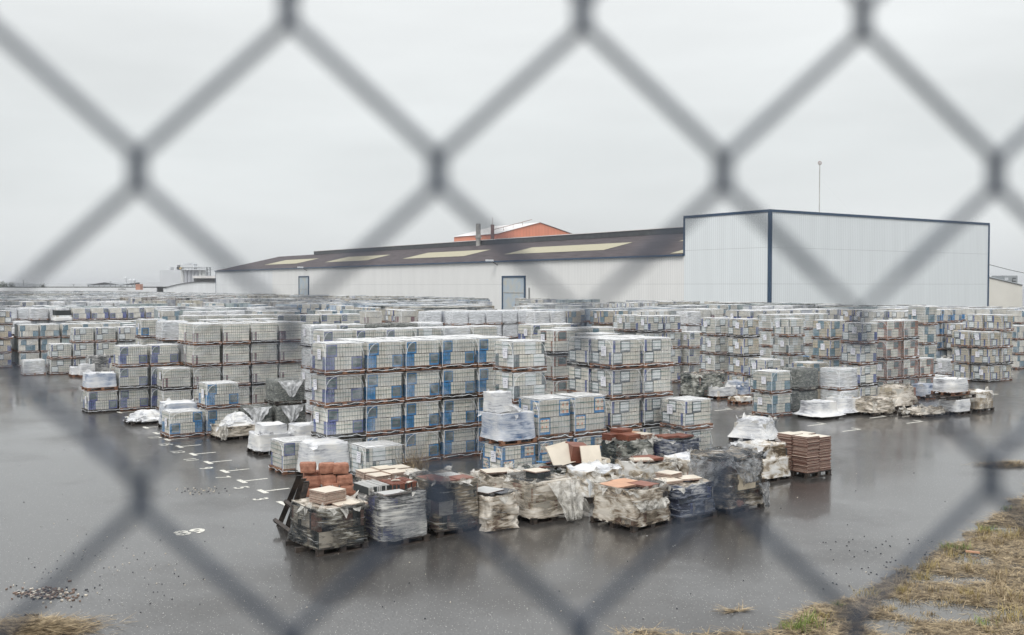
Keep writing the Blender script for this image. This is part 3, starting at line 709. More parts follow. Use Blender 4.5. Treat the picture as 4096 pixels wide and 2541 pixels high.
# ------------------------------------------------------------------ the foreground heaps
def nsg(v, s=1.0): return noise.noise(Vector(v)*s)
def lump(mb_name, w_, d_, z0, h, wm, seed, parent, flare=0.0, taper=.04, rough=.03, lip=.03, sag=.05, tier=None, corner=.12, topmat=None, loc=(0, 0, 0), pw=3):
    """film-wrapped body: rounded rectangle in plan, wrinkled, with a raised lip around a sunken top"""
    v = []; f = []; m = []; n = 96; nzz = 24
    def plan(t_, sx, sy):
        a_ = 2*math.pi*t_; c, s = math.cos(a_), math.sin(a_); e_ = .16+corner*.8
        return (sx/2*math.copysign(abs(c)**e_, c), sy/2*math.copysign(abs(s)**e_, s))
    for k in range(nzz+1):
        hh = k/nzz; z = z0+h*hh
        q = 1-taper*hh+flare*(1-hh)**pw
        if tier and hh > tier[0]: q *= tier[1]
        for i in range(n):
            x, y = plan((i+.5)/n, w_, d_)
            kk = min(1, (rough/.045)**1.5); r = rough*(1.3*nsg((x*2.2+seed, y*2.2, z*4)))+kk*rough*(1.1*(1-3*abs(nsg((x*4+seed, y*4, z*5+x*3))))+.8*(.6-2*abs(nsg((x*10, y*10+seed, z*9-x*4))))+.35*nsg((x*18, y*18+seed, z*26)))
            dd = max(.2, math.hypot(x, y)); qq = q+r/dd
            zz = z + (.04*nsg((x*4, y*4, seed)) if k in (0,) else 0)
            if k >= nzz-1: zz += lip*(.5+1.6*nsg((x*5+seed, y*5, 4.4)))
            v.append((x*qq, y*qq, max(zz, .003 if z0 < .05 else zz)))
        pass
    for k in range(nzz):
        for i in range(n): f.append((k*n+i, k*n+(i+1) % n, (k+1)*n+(i+1) % n, (k+1)*n+i)); m.append(0)
    last = nzz*n
    for j, (s_, dz) in enumerate(((.93, -.01), (.84, -.6), (.6, -.9), (.3, -1.0))):
        b = len(v)
        for i in range(n):
            x, y, z = v[nzz*n+i]
            zt = z0+h+dz*sag+.05*(.5-2.5*abs(nsg((x*s_*4+seed, y*s_*4, 7))))*min(1, rough*30)
            v.append((x*s_, y*s_, zt))
        for i in range(n): f.append((last+i, last+(i+1) % n, b+(i+1) % n, b+i)); m.append(1)
        last = b
    f.append(tuple(last+i for i in range(n))); m.append(1)
    me = bpy.data.meshes.new(mb_name); me.from_pydata(v, [], f); me.materials.append(wm); me.materials.append(topmat or wm)
    me.polygons.foreach_set('material_index', m); me.polygons.foreach_set('use_smooth', [True]*len(me.polygons)); me.update()
    o = link(mb_name, me, parent, loc); return o
def skid(parent, w_, d_, mt='darkwood', h=.13, seed=0):
    rr = random.Random(seed); mb = MB(); x, y = w_/2, d_/2
    for i in range(3):
        c = -y+.06+i*(2*y-.12)/2; mb.box(-x, c-.05, 0, x, c+.05, .022, M[mt])
        for j in range(3):
            d = -x+.08+j*(2*x-.16)/2; mb.box(d-.06, c-.05, .022, d+.06, c+.05, h-.022, M[mt])
    for i in range(7):
        c = -y+.05+i*(2*y-.1)/6; e_ = rr.uniform(-.02, .04); mb.box(-x-e_, c-.045, h-.022, x+e_, c+.045, h, M[mt])
    return mb.build('pallet', parent)
def drape(name, parent, p, dirv, outv, wd, drop, out, seed, mt, nx=14, ny=12, rag=.3, nar=.35):
    """ragged sheet of film hanging from an edge"""
    v = []; f = []
    for j in range(ny+1):
        t_ = j/ny
        for i in range(nx+1):
            s = i/nx-.5
            r = 1-rag*(.5+.9*nsg((s*7+seed, 2.2, seed))) if j == ny else 1
            tt = max(.05, t_*r) if j == ny else t_
            x = s*wd*(1-nar*t_)+.06*nsg((s*6, t_*4, seed+5))
            pp = Vector(p)+Vector(dirv)*x+Vector(outv)*(out*math.sin(tt*1.5)+.09*(.5-2*abs(nsg((s*7+seed, t_*2, 1.3))))+.035*nsg((s*19+seed, t_*9, 1.3)))
            z = pp.z-drop*tt**1.15
            v.append((pp.x, pp.y, max(z, .012+.02*abs(nsg((s*9, t_*9, seed))))))
    for j in range(ny):
        for i in range(nx):
            a0 = j*(nx+1)+i; f.append((a0, a0+1, a0+nx+2, a0+nx+1))
    me = bpy.data.meshes.new(name); me.from_pydata(v, [], f); me.materials.append(mt)
    me.polygons.foreach_set('use_smooth', [True]*len(me.polygons)); me.update()
    return link(name, me, parent)
def tatters(parent, w_, d_, z, seed, mt, n=26, ln_=.16, name='torn_film'):
    """torn film edges standing and hanging around the rim"""
    rr = random.Random(seed); mb = MB()
    for i in range(n):
        t_ = rr.random(); s = rr.randrange(4)
        x, y = ((-w_/2+w_*t_, -d_/2), (w_/2, -d_/2+d_*t_), (w_/2-w_*t_, d_/2), (-w_/2, d_/2-d_*t_))[s]
        o = Vector(((0, -1), (1, 0), (0, 1), (-1, 0))[s]+(0,)); t2 = Vector((-o.y, o.x, 0))
        wd = rr.uniform(.05, .16); l = ln_*rr.uniform(.4, 1.3); up = rr.random() < .45
        c = Vector((x, y, z))-o*.03
        P = [c-t2*wd, c+t2*wd*.9]; k = 1 if up else -1
        e1 = c+o*rr.uniform(-.05, .1)+Vector((0, 0, k*l*.5))+t2*rr.uniform(-.04, .04)
        e2 = e1+o*rr.uniform(-.02, .08)+Vector((0, 0, k*l*.5*rr.uniform(.2, 1)))+t2*rr.uniform(-.08, .08)
        mb.poly([P[0], P[1], e1+t2*wd*.6, e1-t2*wd*.5], mt); mb.poly([e1-t2*wd*.5, e1+t2*wd*.6, e2], mt)
    return tag(mb.build(name, parent), kind='stuff')
CT_ = {'white': ['white', 'cream', 'cream'], 'blue': ['blue', 'navy', 'cream', 'cream', 'white'], 'grey': ['navy', 'cream', 'grey', 'white'], 'black': ['gap', 'slate', 'tileedge', 'moss', 'tile'], 'dark': ['slate', 'brown', 'moss', 'tileedge', 'cream'],
 'beige': ['cream', 'tan', 'cream', 'brown'], 'brownish': ['brown', 'cream', 'tan', 'slate', 'tileedge'], 'moss': ['moss', 'slate', 'brown'], 'navy': ['navy', 'slate', 'cream', 'moss'], 'stain': ['cream', 'white', 'tan']}
def contents(parent, w_, d_, z0, z1, seed, key, tier=None):
    """the packs of tiles seen through the film"""
    if z1-z0 < .12: return None
    rr = random.Random(seed*3+2); mb = MB(); cs = CT_[key]; nl = max(1, round((z1-z0)/.3)); hl = (z1-z0)/nl
    mb.box(-w_/2+.03, -d_/2+.03, z0, w_/2-.03, d_/2-.03, z1-.02, M['gap'])
    for l in range(nl):
        f_ = .86 if tier and (l+.5)/nl > tier[0] else 1
        for side in range(4):
            L_ = (w_ if side % 2 == 0 else d_)*f_; u = 0
            while u < L_-.03:
                wd = min(rr.choice([.08, .08, .1, .3, .34]), L_-u); mt = M[rr.choice(cs)]; a, b_ = -L_/2+u+.004, -L_/2+u+wd-.004; za, zb = z0+l*hl, z0+(l+1)*hl-.012+rr.uniform(-.01, 0); pr = rr.uniform(-.01, .008); e_ = (d_ if side % 2 == 0 else w_)/2*f_+pr
                if side == 0: mb.box(a, -e_, za, b_, -e_+.07, zb, mt)
                elif side == 2: mb.box(a, e_-.07, za, b_, e_, zb, mt)
                elif side == 1: mb.box(e_-.07, a, za, e_, b_, zb, mt)
                else: mb.box(-e_, a, za, -e_+.07, b_, zb, mt)
                u += wd
    return mb.build('tile_packs', parent)
def heap(label, x, y, w_, d_, h, wm, seed, group=None, rz=35, pallet='darkwood', name='wrapped_pallet', cat='wrapped pallet', Y=None, tat=26, tmat='sheet', **k):
    """(x, y): photo pixel of the front corner on the ground"""
    p = G(x, y) if Y is None else PX(x, Y)
    a_ = R(rz); b = Vector((math.cos(a_), math.sin(a_), 0)); c = Vector((-math.sin(a_), math.cos(a_), 0))
    o = empty(name, p+b*w_/2+c*d_/2, a_); tag(o, label, cat, group)
    z0 = .02
    if pallet: skid(o, w_+.02, d_+.02, pallet, seed=seed); z0 = .11
    tp_ = k.get('taper', .04); contents(o, w_*(1-tp_*.6)-.10, d_*(1-tp_*.6)-.10, z0+.01, h-(.03 if k.get('sag', .05) < 0 else k.get('sag', .05)+.06), seed, wm if isinstance(wm, str) else 'grey', k.get('tier'))
    lump('wrapped_load', w_, d_, z0, h-z0, W[wm] if isinstance(wm, str) else wm, seed, o, **k)
    if tat: tatters(o, w_, d_, h, seed+3, M[tmat], tat)
    return o
def tiles(label, world, w_, d_, n, t_=.012, rz=35, jit=.012, top='tile', edge='tileedge', name='tile_stack', cat='tile stack', group=None, seed=0, tilt=(0, 0), sheet_top=True):
    rr = random.Random(seed); mb = MB(); z = 0
    for i in range(n):
        dx, dy = rr.uniform(-jit, jit), rr.uniform(-jit, jit); g_ = t_*rr.uniform(.75, 1.0)
        Mx = Matrix.Translation((dx, dy, z)) @ Matrix.Rotation(rr.uniform(-.02, .02), 4, 'Z')
        mb.box(-w_/2, -d_/2, 0, w_/2, d_/2, g_*.62, M[edge], Mx)
        mb.box(-w_/2+.001, -d_/2+.001, g_*.62, w_/2-.001, d_/2-.001, g_*.88, M[top], Mx)
        z += t_
    o = mb.build(name); o.location = world; o.rotation_euler = (tilt[0], tilt[1], R(rz)); tag(o, label, cat, group); return o
def onedge(label, world, w_, d_, h, n, mt, rz=35, gap='gap', name='tiles_on_edge', seed=0, group=None):
    rr = random.Random(seed); mb = MB(); mb.box(-w_/2, -d_/2, 0, w_/2, d_/2, h*.9, M[gap])
    for i in range(n):
        x = -w_/2+w_*(i+.5)/n; q = rr.uniform(-.012, .012); mb.box(x-w_/n*.33, -d_/2-.004+q, 0, x+w_/n*.33, d_/2+.004+q, h+rr.uniform(-.012, .012), M[mt])
    o = mb.build(name); o.location = world; o.rotation_euler = (0, 0, R(rz)); tag(o, label, 'tiles', group); return o
def off(o, x, y, z):
    """point in the heap's own frame"""
    a_ = o.rotation_euler.z; return o.location+Vector((x*math.cos(a_)-y*math.sin(a_), x*math.sin(a_)+y*math.cos(a_), z))
def on(o, lx, ly):
    a_ = o.rotation_euler.z; return Vector((lx*math.cos(a_)-ly*math.sin(a_), lx*math.sin(a_)+ly*math.cos(a_), 0))
GF = 'weathered wrapped pallets heaped in the foreground'
# f1 .. the front line from left to right
f1 = heap('blackened wrapped pallet with cream tiles on top, nearest to the leaning pallet', 1264, 2237, 1.08, 1.25, .84, 'black', 3, GF, rz=38, tat=34, flare=.03, corner=.06, rough=.026, sag=.02, topmat=W['beige'])
tiles('square stack of cream tiles lying on the blackened pallet', off(f1, .06, .1, .84), .50, .50, 17, .014, rz=48, seed=1)
tiles('low cream tiles beneath the square stack on the blackened pallet', off(f1, .22, -.22, .83), .46, .46, 2, .012, rz=36, seed=2)
tiles('single cream tile at the right rim of the blackened pallet', off(f1, .40, -.30, .80), .42, .34, 4, .012, rz=38, seed=3)
f2 = heap('grey wrapped pallet topped with rows of tiles set on edge', 1523, 2203, 1.05, 1.25, 1.0, 'grey', 9, GF, rz=34, tat=20, corner=.08, rough=.02, topmat=W['dark'], sag=.02)
onedge('white tiles standing on edge at the left of the grey wrapped pallet', off(f2, -.30, .25, .93), .48, .62, .16, 13, 'tilegrey', rz=36, seed=4)
onedge('brown tiles standing on edge at the right of the grey wrapped pallet', off(f2, .24, .16, .92), .56, .56, .17, 20, 'tilered', rz=34, seed=5)
tiles('plain grey tile lying at the front of the grey wrapped pallet', off(f2, -.18, -.40, .98), .52, .34, 3, .012, rz=36, top='tilegrey', seed=6)
for i, (lx, ly, a_) in enumerate(((.2, .2, 10), (.34, -.12, 60))):
    mb = MB(); mb.poly([(-.1, -.05, 0), (.11, -.03, 0), (.07, .05, 0), (-.06, .04, 0)], M['tile']); mb.poly([(-.1, -.05, .01), (.11, -.03, .01), (.07, .05, .01), (-.06, .04, .01)], M['tile'])
    o = mb.build('tile_shard'); o.location = off(f2, lx, ly, 1.10); o.rotation_euler = (0, 0, R(a_)); tag(o, ('pointed' if i else 'small')+' cream tile shard lying on the brown edge-set tiles', 'tile shard')
f3 = heap('tall dark wrapped pallet with red brown tiles inside its open top', 1751, 2160, 1.08, 1.25, 1.08, 'dark', 15, GF, rz=38, tat=30, rough=.02, sag=.03, topmat=W['dark'])
for i, (lx, ly, s_, t_) in enumerate(((-.25, .12, .40, 'tilered'), (.2, .12, .42, 'tilegrey'), (-.22, -.3, .4, 'tilered'), (.24, -.3, .4, 'tilered'))):
    tiles(f'{("red brown tiles at the back left", "greyish tiles at the back right", "red brown tiles at the front left", "red brown tiles at the front right")[i]} inside the tall dark pallet', off(f3, lx, ly, 1.03), s_, .40, 5, .012, rz=38, top=t_, seed=20+i)
f4 = heap('small crumpled bundle of wrapped sacks carrying a white panel', 1952, 2138, .78, .85, .70, 'brownish', 22, GF, rz=36, pallet=None, tat=14, rough=.038, flare=.06, corner=.14)
tiles('white smooth panel lying on the crumpled bundle', off(f4, -.05, .15, .74), .55, .55, 1, .014, rz=52, top='tilegrey', seed=30)
tiles('dark slate panel beside the white panel on the crumpled bundle', off(f4, .22, -.08, .715), .5, .4, 2, .01, rz=44, top='slate', edge='slate', seed=31)
f5 = heap('beige wrapped pallet with a long film drape falling to the right', 2131, 2106, 1.15, 1.2, .86, 'beige', 28, GF, rz=36, tat=20, rough=.024, corner=.08, topmat=W['dark'], sag=.04)
tiles('cream tile on a dark bundle at the back of the beige pallet', off(f5, .18, .25, .93), .42, .42, 2, .012, rz=40, seed=33)
onedge('dark tiles on edge under the cream tile of the beige pallet', off(f5, .2, .22, .72), .38, .4, .2, 8, 'slate', rz=40, seed=34)
tiles('red tiles poking from the right side of the beige pallet', off(f5, .62, -.02, .60), .4, .4, 5, .014, rz=60, top='tilered', seed=35, tilt=(.1, -.15))
drape('hanging_film', f5, (.25, -.62, .84), (1, 0, 0), (0, -1, 0), .95, .84, .34, 29, M['sheet'], nx=30, ny=18, rag=.9, nar=.65)
drape('hanging_film', f5, (.62, -.2, .62), (.2, 1, 0), (1, -.3, 0), .9, .62, .4, 31, M['sheet'], nx=30, ny=16, rag=1.0, nar=.3)
f6 = heap('large bulging wrapped pallet in the middle with orange tiles inside', 2537, 2139, 1.18, 1.25, .82, 'brownish', 36, GF, rz=40, tat=30, rough=.032, lip=.05, corner=.08, sag=.05, flare=.02, topmat=W['dark'])
tiles('orange tiles at the left inside the large bulging pallet', off(f6, -.24, .18, .79), .52, .6, 4, .012, rz=40, top='tileor', seed=40)
tiles('orange tiles at the back inside the large bulging pallet', off(f6, .16, .36, .79), .42, .42, 4, .012, rz=40, top='tileor', seed=41)
tiles('brown tiles at the right inside the large bulging pallet', off(f6, .3, -.08, .78), .42, .5, 4, .012, rz=44, top='tilered', seed=42)
drape('hanging_film', f6, (-.1, -.66, .62), (1, 0, 0), (0, -1, 0), 1.1, .22, .06, 44, M['sheet'], nx=22, rag=.9)
f7 = heap('navy streaked wrapped pallet with three cream tile stacks', 2728, 2104, 1.15, 1.15, .76, 'navy', 50, GF, rz=38, tat=22, rough=.025, topmat=W['beige'], sag=.02)
tiles('cream tile stack at the back of the navy streaked pallet', off(f7, -.02, .30, .80), .42, .42, 9, .013, rz=46, seed=50)
tiles('cream tile stack at the left of the navy streaked pallet', off(f7, -.36, .0, .78), .45, .45, 5, .013, rz=30, seed=51)
tiles('thin cream tiles at the right of the navy streaked pallet', off(f7, .28, .02, .78), .5, .42, 3, .013, rz=20, seed=52)
f8 = heap('tall tangled pallet shrouded in torn grey film', 2923, 2068, 1.2, 1.2, 1.18, 'dark', 58, GF, rz=38, tat=60, tmat='sheet_d', rough=.05, lip=.10, sag=-.1, corner=.14)
drape('hanging_film', f8, (-.1, -.64, 1.15), (1, 0, 0), (0, -1, 0), 1.2, .5, .12, 59, M['sheet_d'], nx=24, ny=16, rag=.9, nar=.7)
drape('hanging_film', f8, (-.64, 0, 1.12), (0, 1, 0), (-1, 0, 0), 1.1, .55, .18, 60, M['sheet_d'], nx=24, ny=16, rag=.7)
drape('hanging_film', f8, (.5, -.64, .6), (1, 0, 0), (0, -1, 0), .4, .58, .10, 63, M['sheet_d'], nx=14, ny=12, rag=.5, nar=.8)
o = MB().box(-.28, -.02, 0, .28, .02, .34, M['tan']).build('cardboard', f8); o.location = (-.05, -.62, .52)
f9 = heap('rust stained white wrapped pallet left of the brown tile tower', 3064, 1940, 1.12, 1.1, .92, 'stain', 66, GF, rz=38, tat=14, tmat='sheet_w', rough=.02, tier=(.62, .88), flare=.03)
f10 = empty('tile_tower', G(3235, 1921)+Vector((0, 0, 0))+BV*.5+AV*.5, TH)
tag(f10, 'tower of brown edged cream tiles on a dark pallet at the right', 'tile tower')
skid(f10, 1.0, 1.0, 'darkwood', .15, 7)
rr_ = random.Random(77); TE = mat('tile_edge_dark', (.10, .045, .035), .6, c2=(.24, .12, .09), scale=12, stretch=(1, 1, 5))
for i, (lx, ly, n) in enumerate(((-.25, -.25, 36), (.27, -.22, 34), (-.25, .27, 36), (.27, .28, 35))):
    mb = MB(); z = .15
    for j in range(n):
        g_ = .026*rr_.uniform(.8, 1.0); dx, dy = rr_.uniform(-.014, .014), rr_.uniform(-.014, .014)
        dx += .006*math.sin(j*.3+i); s_ = .235 if rr_.random() < .93 else .25
        mb.box(lx-s_+dx, ly-s_+dy, z, lx+s_+dx, ly+s_+dy, z+g_*.8, TE); mb.box(lx-s_+.004+dx, ly-s_+.004+dy, z+g_*.8, lx+s_-.004+dx, ly+s_-.004+dy, z+g_*.95, M['tile']); z += .026
    mb.build('tile_stack', f10)
f11 = heap('silvery film-wrapped lump standing behind the brown tile tower', 3078, 1776, 1.35, 1.3, .62, 'white', 71, GF, rz=60, tat=10, tmat='sheet', rough=.03, flare=.12, sag=-.10, corner=.25, taper=.25, lip=.12)
# second line
f12 = heap('mossy pallet of red tiles, left of the red tile pair', 2500, 1905, 1.15, 1.05, .86, 'moss', 75, GF, rz=36, tat=26, rough=.03, sag=.0, topmat=W['moss'])
k_ = 0
for lx, ly, n, s_, tp in ((-.38, .2, 12, .38, 'tilered'), (-.12, -.18, 13, .46, 'tilered'), (.06, .3, 18, .42, 'tilered'), (.36, -.2, 11, .42, 'tile'), (.38, .22, 10, .4, 'tileor')):
    tiles(f'{("red tiles at the back left", "big red tile stack at the front", "highest red tile stack", "red tiles capped with a cream tile", "pale orange tiles")[k_]} on the mossy red tile pallet', off(f12, lx, ly, .84), s_, s_, n, .014, rz=36+k_*3, top=tp, edge='tilered', seed=80+k_); k_ += 1
f12b = heap('film covered pallet with flat red tiles, right of the mossy one', 2695, 1895, 1.1, 1.0, .84, 'navy', 78, GF, rz=36, tat=20, rough=.03, topmat=W['moss'])
tiles('flat red tiles at the left of the film covered pallet', off(f12b, -.2, .12, .85), .5, .45, 5, .012, rz=30, top='tilered', edge='tilered', seed=90)
tiles('flat red tiles at the right of the film covered pallet', off(f12b, .25, .0, .85), .5, .5, 4, .012, rz=42, top='tilered', edge='tilered', seed=91)
fz = empty('striped_panels', G(2800, 1870), R(20)); tag(fz, 'dark and white striped panels lying slanted behind the tall tangled pallet', 'panels')
mb = MB()
for i in range(20): mb.box(-.6+i*.06, -.3, .45-.01*i, -.57+i*.06, .35, .5-.008*i, M['tile' if i % 2 else 'slate'], Matrix.Rotation(.1, 4, 'X'))
mb.build('panel', fz); mb = MB(); mb.box(-.62, -.35, 0, .62, .35, .27, M['darkwood']); mb.build('base', fz)
f13 = heap('wrapped pallet with brown tiles and one cream tile in its open top', 2560, 1985, 1.2, 1.15, .70, 'stain', 84, GF, rz=30, tat=24, tmat='sheet', rough=.026, lip=.05, topmat=W['dark'], sag=.03)
tiles('brown tiles inside the open top beside the cream tile', off(f13, .15, .1, .69), .6, .55, 5, .013, rz=30, top='tilered', edge='tilered', seed=93)
tiles('cream tile in the open top of the stained pallet', off(f13, -.18, -.1, .73), .5, .42, 3, .012, rz=10, seed=94)
f14 = heap('white capped wrapped pallet between the open one and the tangled one', 2755, 1965, 1.0, 1.0, .70, 'brownish', 88, GF, rz=34, tat=12, tmat='sheet', rough=.028, topmat=W['white'], lip=.05)
f15 = heap('round looking white bag pallet with crumpled film on top', 2360, 2020, 1.2, 1.1, .66, 'stain', 92, GF, rz=36, tat=16, tmat='sheet', rough=.03, lip=.07, sag=.05, corner=.4, topmat=W['white'])
fu = heap('low dark base load under the leaning tile heap', 2300, 1900, 1.35, .95, .42, 'moss', 95, GF, Y=24.9, rz=20, tat=10, rough=.03)
f16 = empty('leaning_tile_heap', PX(2310, 25.4, .42), R(20)); tag(f16, 'heap of leaning cream tiles around a red brown pack on a dark pallet', 'tile heap')
skid(f16, 1.35, 1.0, 'darkwood', .2, 9)
mb = MB()
for i in range(9): mb.box(-.30, -.012, 0, .30, .0, .5, M['tile'], Matrix.Translation((-.42+i*.012, -.22+i*.045, .2)) @ Matrix.Rotation(-.55, 4, 'X') @ Matrix.Rotation(-.2, 4, 'Y'))
mb.build('leaning_tile', f16)
mb = MB()
for i in range(26): mb.box(-.24, -.24, i*.016, .24, .24, i*.016+.012, M['tilered'], Matrix.Translation((-.02, .05, .24)) @ Matrix.Rotation(.12, 4, 'X') @ Matrix.Rotation(.10, 4, 'Y'))
mb.build('red_tile_pack', f16)
mb = MB()
for i in range(2): mb.box(-.26, -.01, 0, .26, .008, .46, M['tile'], Matrix.Translation((.22, -.42+i*.03, .21)) @ Matrix.Rotation(-.35, 4, 'X'))
mb.build('leaning_tile', f16)
mb = MB()
for i in range(8): mb.box(-.28, -.25, i*.014, .28, .25, i*.014+.011, M['tile'], Matrix.Translation((.5, .0, .21)) @ Matrix.Rotation(.12+.01*i, 4, 'Y') @ Matrix.Rotation(.1*i, 4, 'Z'))
mb.build('flat_tiles', f16)
f17 = heap('low torn pallet with cream sheets, behind the crumpled bundle', 1980, 2010, 1.15, 1.1, .52, 'beige', 97, GF, rz=34, tat=24, tmat='sheet', rough=.03, lip=.04, topmat=W['beige'])
tiles('cream sheets lying askew on the low torn pallet', off(f17, -.1, .1, .55), .7, .55, 3, .012, rz=20, seed=96)
f17b = heap('messy pallet strewn with broken brown slats behind the beige drape', 2175, 1990, 1.1, 1.05, .56, 'moss', 101, GF, rz=34, tat=24, tmat='sheet_d', rough=.03, topmat=W['moss'])
rr_ = random.Random(8)
for i, (nm, mt_) in enumerate((('long', 'tilered'), ('short', 'tilered'), ('dark', 'slate'), ('blue', 'bluesheet'), ('rusty', 'tilered'))):
    mb = MB(); mb.box(-.24, -.035, 0, .24, .035, .02, M[mt_]); o = mb.build('broken_slat'); o.location = off(f17b, -.3+i*.14, rr_.uniform(-.2, .3), .585+.012*i); o.rotation_euler = (0, .1*(i % 2), R(rr_.uniform(0, 60)))
    tag(o, f'{nm} broken slat on the messy pallet', 'broken slat', 'broken slats on the messy pallet')
f18 = heap('pallet of spread cream tiles behind the grey wrapped pallet', 1500, 2028, 1.3, 1.15, .50, 'dark', 106, GF, rz=36, tat=14, rough=.03, topmat=W['dark'])
k_ = 0
for lx in (-.42, 0, .42):
    for ly in (-.27, .25):
        tiles(f'cream tile stack, {("left", "middle", "right")[k_//2]} {("front", "back")[k_ % 2]} of the six spread behind the grey pallet', off(f18, lx, ly, .50), .41, .46, 11+(k_*5) % 4, .014, rz=36+(-1)**k_*2, seed=110+k_); k_ += 1
# concrete blocks
cb = G(1290, 2035); k_ = 0
def rblock(label, world, sx, sy, sz, rz, seed):
    bm_v = []; rr = random.Random(seed); mb = MB()
    n = 5
    for ax in range(3):
        for s in (-1, 1):
            for i in range(n-1):
                for j in range(n-1):
                    P = []
                    for (a_, b_) in ((i, j), (i+1, j), (i+1, j+1), (i, j+1)):
                        u, v_ = -1+2*a_/(n-1), -1+2*b_/(n-1); c = [0, 0, 0]; c[ax] = s; c[(ax+1) % 3] = u; c[(ax+2) % 3] = v_
                        vv = Vector(c); r_ = (vv.x**8+vv.y**8+vv.z**8)**(1/8); vv = vv/r_
                        q = Vector((vv.x*sx/2, vv.y*sy/2, vv.z*sz/2)); q += vv*.014*nsg((q.x*9+seed, q.y*9, q.z*9)); P.append(q)
                    mb.poly(P, M['brick'], flip=(s < 0))
    o = mb.build('red_block'); o.location = world; o.rotation_euler = (0, 0, R(rz)); tag(o, label, 'red block', 'red blocks piled behind the blackened pallet'); return o
Yb = 21.3
def PB(x, y): return PX(x, Yb, ZY(y, Yb))
bl = [('top layer, leftmost', 1228, 1873, 0), ('top layer, middle', 1304, 1875, 0), ('top layer, rightmost', 1360, 1876, 0),
      ('back layer, behind the left top block', 1232, 1915, .25), ('back layer, behind the middle top block', 1290, 1912, .25),
      ('second layer, leftmost and widest', 1243, 1928, 0), ('second layer, middle', 1308, 1920, 0), ('second layer, right', 1375, 1922, 0),
      ('third layer, right, above the cream tiles', 1387, 1962, 0), ('third layer, left edge', 1250, 1970, 0), ('third layer, middle, tilted', 1322, 1952, -.1), ('bottom layer, right', 1385, 2004, 0), ('bottom layer, left', 1262, 2012, 0), ('bottom layer, middle', 1325, 2000, 0)]
for i, (t_, x, y, dy) in enumerate(bl):
    p = PB(x, y); p.y += dy; rblock(f'rough red block in the pile, {t_}', p, .33+(.04 if 'widest' in t_ else 0), .26, .215, 8+(i*7) % 9, 200+i)
o = empty('block_pallet', PX(1318, Yb+.1), R(10)); tag(o, 'dark pallet under the pile of rough red blocks', 'pallet')
mb = MB()
for i in range(5): mb.box(-.62, -.3+i*.15, .28, .62, -.18+i*.15, .31, M['darkwood'])
for i in (-.55, 0, .55): mb.box(i-.05, -.3, 0, i+.05, .4, .28, M['darkwood'])
mb.build('deck', o)
# leaning broken pallet
lp_ = empty('leaning_pallet', G(1130, 2150), R(35)); tag(lp_, 'charred broken pallet leaning against the red blocks', 'pallet')
base = G(1120, 2150)
for i, (x0, y0, x1, y1, Yt) in enumerate(((1110, 2108, 1195, 1905, 20.9), (1140, 2128, 1210, 1918, 20.7), (1165, 2158, 1222, 1935, 20.4), (1180, 2100, 1222, 1930, 20.6))):
    p0 = G(x0, y0); p1 = PX(x1, Yt, ZY(y1, Yt)); mb = MB(); d = (p1-p0)
    n = Vector((.8, -.2, .2)).cross(d).normalized()*.015; s_ = Vector((1, .2, 0)).normalized()*.055
    P0 = [p0-s_-n, p0+s_-n, p0+s_+n, p0-s_+n]; P1 = [p1-s_-n, p1+s_-n, p1+s_+n, p1-s_+n]
    b = len(mb.v); mb.v += [tuple(p-lp_.location) for p in P0+P1]; k = mb.mi(M['darkwood'])
    for f_ in ((0, 1, 5, 4), (1, 2, 6, 5), (2, 3, 7, 6), (3, 0, 4, 7), (4, 5, 6, 7), (3, 2, 1, 0)): mb.f.append(f_); mb.m.append(k)
    o = mb.build('board', None); o.parent = lp_; o.rotation_euler = (0, 0, -R(35))
for (x0, y0, Y0, x1, y1, Y1) in ((1092, 2086, 20.9, 1180, 2165, 20.3), (1135, 2010, 20.9, 1200, 2060, 20.6)):
    p0 = PX(x0, Y0, max(.03, ZY(y0, Y0)))-lp_.location; p1 = PX(x1, Y1, max(.03, ZY(y1, Y1)))-lp_.location
    mb = MB(); mb.tube([p0, p1], .05, M['darkwood'], 4); o = mb.build('crossbar', None); o.parent = lp_; o.rotation_euler = (0, 0, -R(35))
for i, (x, y, a_) in enumerate(((1165, 2186, 20), (1203, 2214, 30))):
    mb = MB(); mb.box(-.14, -.05, 0, .14, .05, .09, M['darkwood']); o = mb.build('wood_offcut'); o.location = G(x, y); o.rotation_euler = (0, 0, R(a_)); tag(o, ('upper' if i == 0 else 'lower')+' black wood offcut on the asphalt left of the blackened pallet', 'wood offcut')
# mid-distance odd loads
GM = 'odd wrapped loads between the stacks'
f21 = heap('milky wrapped slumping load behind the red blocks', 1244, 1925, 1.15, 1.1, .86, 'white', 120, GM, tat=2, tmat='sheet_w', rough=.02, sag=-.08, flare=.04, taper=.10)
f23 = heap('two-step white wrapped load beside the indigo pallet', 1031, 1826, 1.1, 1.0, .58, 'white', 124, GM, tat=6, tmat='sheet_w', rough=.02, flare=.05)
lump('upper_load', .82, .8, .56, .27, W['white'], 126, f23, rough=.015, loc=(.05, .05, 0))
f24 = heap('low wrapped load with a white humped cover', 879, 1769, 1.35, 1.1, .44, 'beige', 128, GM, tat=10, tmat='sheet_w', rough=.02)
lump('white_cover', 1.0, .85, .42, .32, W['white'], 129, f24, rough=.05, sag=-.10, taper=.55, corner=.35, loc=(.05, 0, 0)); drape('hanging_film', f24, (-.6, -.56, .5), (1, 0, 0), (0, -1, 0), .3, .5, .05, 130, M['sheet'])
f25 = heap('clear wrapped load behind the lone pale blue pallet', 660, 1722, 1.15, 1.0, .88, 'blue', 132, GM, tat=8, tmat='sheet_w', rough=.02, sag=-.05, topmat=W['white'])
f28 = heap('flattened empty pallet covered by crumpled white film', 520, 1705, 1.3, 1.0, .24, 'white', 134, GM, tat=40, tmat='sheet_w', rough=.10, sag=-.22, corner=.3, lip=.10, taper=.35)
